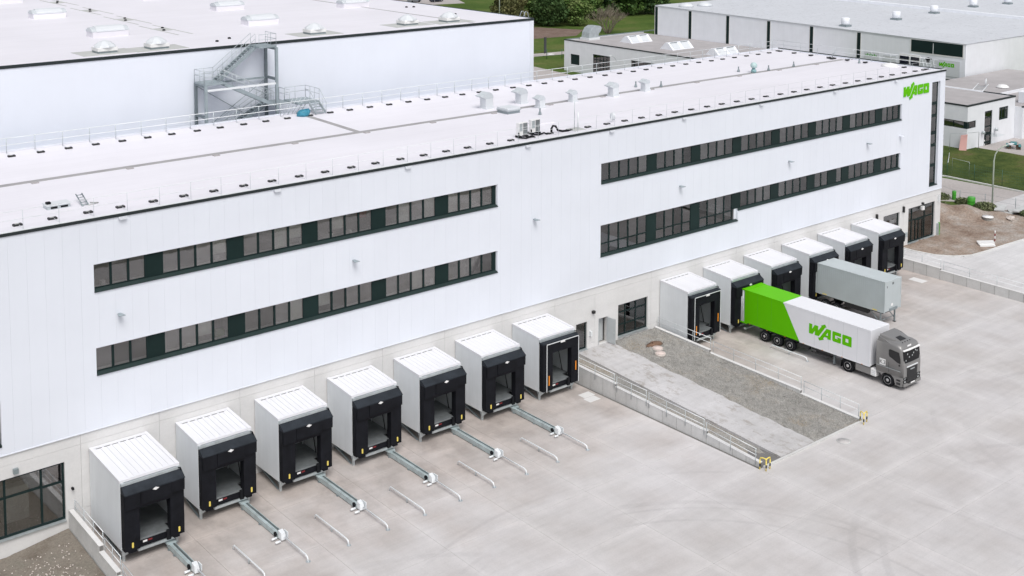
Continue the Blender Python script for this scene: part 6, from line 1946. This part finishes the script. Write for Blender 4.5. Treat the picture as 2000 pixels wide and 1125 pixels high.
t = thing('leaning_sheet', 'salmon board leaning against the annex below the corner window', 'board', (143.6, 18.5, 1.7))
MB().hexa([(143.2, 18.6, 1.75), (143.6, 17.7, 1.75), (143.7, 17.75, 1.75), (143.3, 18.65, 1.75), (144.0, 18.8, 4.0), (144.35, 18.0, 4.2), (144.42, 18.05, 4.2), (144.07, 18.85, 4.0)]).build('board', M['salmon'], t)
t = thing('scaffold_frame', 'thin grey scaffold frame standing before the annex wall', 'frame', (143.8, 18, 1.7))
MB().tube([(142.6, 19.6, 1.6), (142.6, 19.6, 4.3), (144.4, 17.2, 4.6), (145.9, 17.2, 4.5), (145.9, 17.2, 1.7)], .04, 5).build('frame', M['galv'], t)

# ---- things on the meadow
t = thing('parked_car', 'dark blue parked car at the top edge of the picture', 'car', (221, 244, .95))
cxx, cyy = 221.5, 245.5
prof = [(-2.2, .25), (-2.25, .7), (-1.9, .85), (-1.2, .95), (-.6, 1.42), (1.0, 1.45), (1.7, .98), (2.2, .9), (2.25, .4), (2.1, .25)]
mb = MB().prism([(cxx + u, .95 + v) for u, v in prof], 1, cyy - .9, cyy + .9); mb.build('body', M['car_blue'], t, .08)
MB().prism([(cxx + u, .95 + v) for u, v in ((-1.05, .98), (-.55, 1.36), (.95, 1.38), (1.5, .98))], 1, cyy - .92, cyy + .92).build('windows', M['slot'], t)
for u in (-1.4, 1.35):
    for yy, sd in ((cyy - .88, -1), (cyy + .88, 1)):
        MB().lathe([(.33, -.1), (.33, .1), (.02, .1)], (cxx + u, yy, 1.28), 1, 16).build('wheel', M['rubber'], t)
        MB().lathe([(.2, -.11), (.02, -.115)], (cxx + u, yy, 1.28), 1, 12).build('hub', M['chrome'], t)
t = thing('parked_car', 'second dark car half hidden at the top edge left of the blue one', 'car', (216, 246, .95))
cxx, cyy = 215.2, 249.0
MB().prism([(cxx + u, .95 + v) for u, v in prof], 1, cyy - .9, cyy + .9).build('body', M['leveller'], t, .08)
for u in (-1.4, 1.35):
    MB().lathe([(.33, -.1), (.33, .1), (.02, .1)], (cxx + u, cyy - .88, 1.28), 1, 16).build('wheel', M['rubber'], t)
for k, (xx, yy, lb) in enumerate(((150.0, 165.0, 'thin pale lamp post behind the hall near the dark car'), (194.0, 180.0, 'thin pale lamp post in front of the tree row'))):
    t = thing('lamp_post', lb, 'lamp post', (xx, yy, .95), 'thin lamp posts behind the hall')
    MB().tube([(xx, yy, .9), (xx, yy, 13.5)], [.14, .08], 7).build('post', M['lamp_green'], t); MB().box(xx - .1, xx + 1.0, yy - .15, yy + .15, 13.5, 13.65).build('lamp_head', M['galv_white'], t)
t = thing('post_fence', 'dark post fence beside the road behind the hall', 'fence', (160, 124, .95))
for k in range(8):
    xx, yy = 172 - 3.0 * k, 121.5 + 1.6 * k
    MB().tube([(xx, yy, .9), (xx, yy, 3.0)], .07, 6).build('post', M['fence_green'], t)
for z in (1.6, 2.8):
    MB().tube([(172, 121.5, z), (151, 132.7, z)], .02, 4).build('wire', M['fence_green'], t)
t = thing('sign_post', 'dark upright sign beside the footpath', 'sign', (168.5, 133, .95))
MB().box(168.2, 168.8, 132.9, 133.1, .95, 4.6).build('board', M['slot'], t); MB().lathe([(.9, 0), (.9, .1), (.02, .12)], (168.3, 131.0, .95), 2, 14).build('base', M['white_paint'], t)

# ================================================================== TREES
def make_tree(seed, h, r, m, n, leaf):
    """a tapered trunk with limbs and a crown of leaf clumps at the origin"""
    rr = random.Random(seed)
    t = thing('tree', '', 'tree', (0, 0, .95))
    off = Vector((0, 0, .95))
    tm = MB()
    tm.tube([(0, 0, .7), (.1, 0, .95 + h * .25), (0, .1, .95 + h * .5), (.1, .1, .95 + h * .85)], [.32, .24, .16, .05], 7)
    crown = MB()
    for k in range(9):
        a = rr.uniform(0, 6.28); q = r * rr.uniform(.35, .8); z = .95 + h * rr.uniform(.32, .85)
        p = Vector((q * math.cos(a), q * math.sin(a), z))
        tm.tube([(0, 0, .95 + h * .2 + .4 * k * .1), (p.x * .5, p.y * .5, (.95 + h * .25 + z) / 2), p], [.14, .09, .03], 5)
        cr = r * rr.uniform(.38, .62)
        leaf_cloud(crown, p, (cr, cr, cr * .8), n, leaf, rr, .45)
    leaf_cloud(crown, (0, 0, .95 + h * .62), (r * .8, r * .8, h * .36), n * 4, leaf, rr, .5)
    leaf_cloud(crown, (0, 0, .95 + h * .22), (r * .85, r * .85, h * .2), n * 2, leaf, rr, .3)
    crown.build('crown', M[m], t)
    tm.build('trunk', M['bark'], t)
    return t
protos = [make_tree(1, 11, 5.0, 'leaf', 260, .42), make_tree(2, 10, 4.6, 'leaf_olive', 240, .38), make_tree(3, 12, 5.4, 'leaf_dark', 280, .45)]
used = [False] * 3
tree_spots = [  # x, y, kind, scale, label
    (203.5, 188.5, 1, .95, 'olive tree at the left end of the tree row beside the parked car'),
    (197.5, 178.0, 1, .8, 'short olive bush-like tree behind the hall roof edge'),
    (207.0, 180.0, 0, .9, 'green tree just right of the thin lamp post'),
    (204.5, 172.0, 2, .85, 'dark green tree right behind the hall roof corner'),
    (214.0, 176.0, 0, 1.0, 'bright green tree left of the bare shrub'),
    (219.0, 184.0, 2, 1.1, 'dark tree in the middle of the row at the top edge'),
    (211.0, 167.5, 0, .75, 'low bright green tree above the mulch bed'),
    (226.0, 178.5, 0, 1.05, 'green tree behind the bare shrub'),
    (233.0, 181.0, 2, 1.1, 'dark tree left of the production hall at the top edge'),
    (241.0, 178.0, 0, 1.1, 'green tree close to the production hall, in the front row'),
    (249.0, 176.0, 2, 1.2, 'dark tree right beside the production hall roof'),
    (212.0, 193.0, 1, 1.1, 'olive tree in the second row behind the lamp post'),
    (226.0, 194.0, 0, 1.2, 'tall green tree in the back row at the top edge'),
    (240.0, 194.0, 2, 1.25, 'tall dark tree in the back row near the hall'),
    (256.0, 190.0, 0, 1.3, 'tall green tree behind the production hall corner'),
]
for (xx, yy, kd, sc, lb) in tree_spots:
    if not used[kd]:
        o = protos[kd]; used[kd] = True
    else:
        o = copy_tree(protos[kd])
    o.location = (xx, yy, .95)
    o.rotation_euler = (0, 0, random.uniform(0, 6.28))
    o.scale = (sc, sc, sc * random.uniform(.9, 1.1))
    o['label'] = lb; o['group'] = 'trees behind the halls'
# bare shrub with many fine twigs
t = thing('bare_shrub', 'leafless brown shrub with fine twigs in front of the trees', 'shrub', (205, 150, .95))
rr = random.Random(77)
tw = MB()
def branch(p, d, L, r_, depth):
    e = p + d * L
    tw.tube([p, p + d * L * .5 + Vector((rr.uniform(-.1, .1), rr.uniform(-.1, .1), 0)) * L * .4, e], [r_, r_ * .8, r_ * .55], 4 if depth > 2 else 3, False)
    if depth == 0: return
    for k in range(rr.choice((3, 3, 4))):
        nd = (d + Vector((rr.uniform(-1, 1), rr.uniform(-1, 1), rr.uniform(-.35, .7))) * .75).normalized()
        branch(p + d * L * rr.uniform(.55, 1.0), nd, L * rr.uniform(.62, .82), r_ * .6, depth - 1)
for k in range(6):
    a = k * 1.05
    branch(Vector((205.5 + .4 * math.cos(a), 150.5 + .4 * math.sin(a), .9)), Vector((math.cos(a) * .65, math.sin(a) * .65, 1)).normalized(), 3.1, .17, 4)
tw.build('twigs', M['twig'], t)
tr_ = MB().tube([(205.5, 150.5, .7), (205.5, 150.5, 2.0)], [.35, .22], 7); tr_.build('trunk', M['bark'], t)
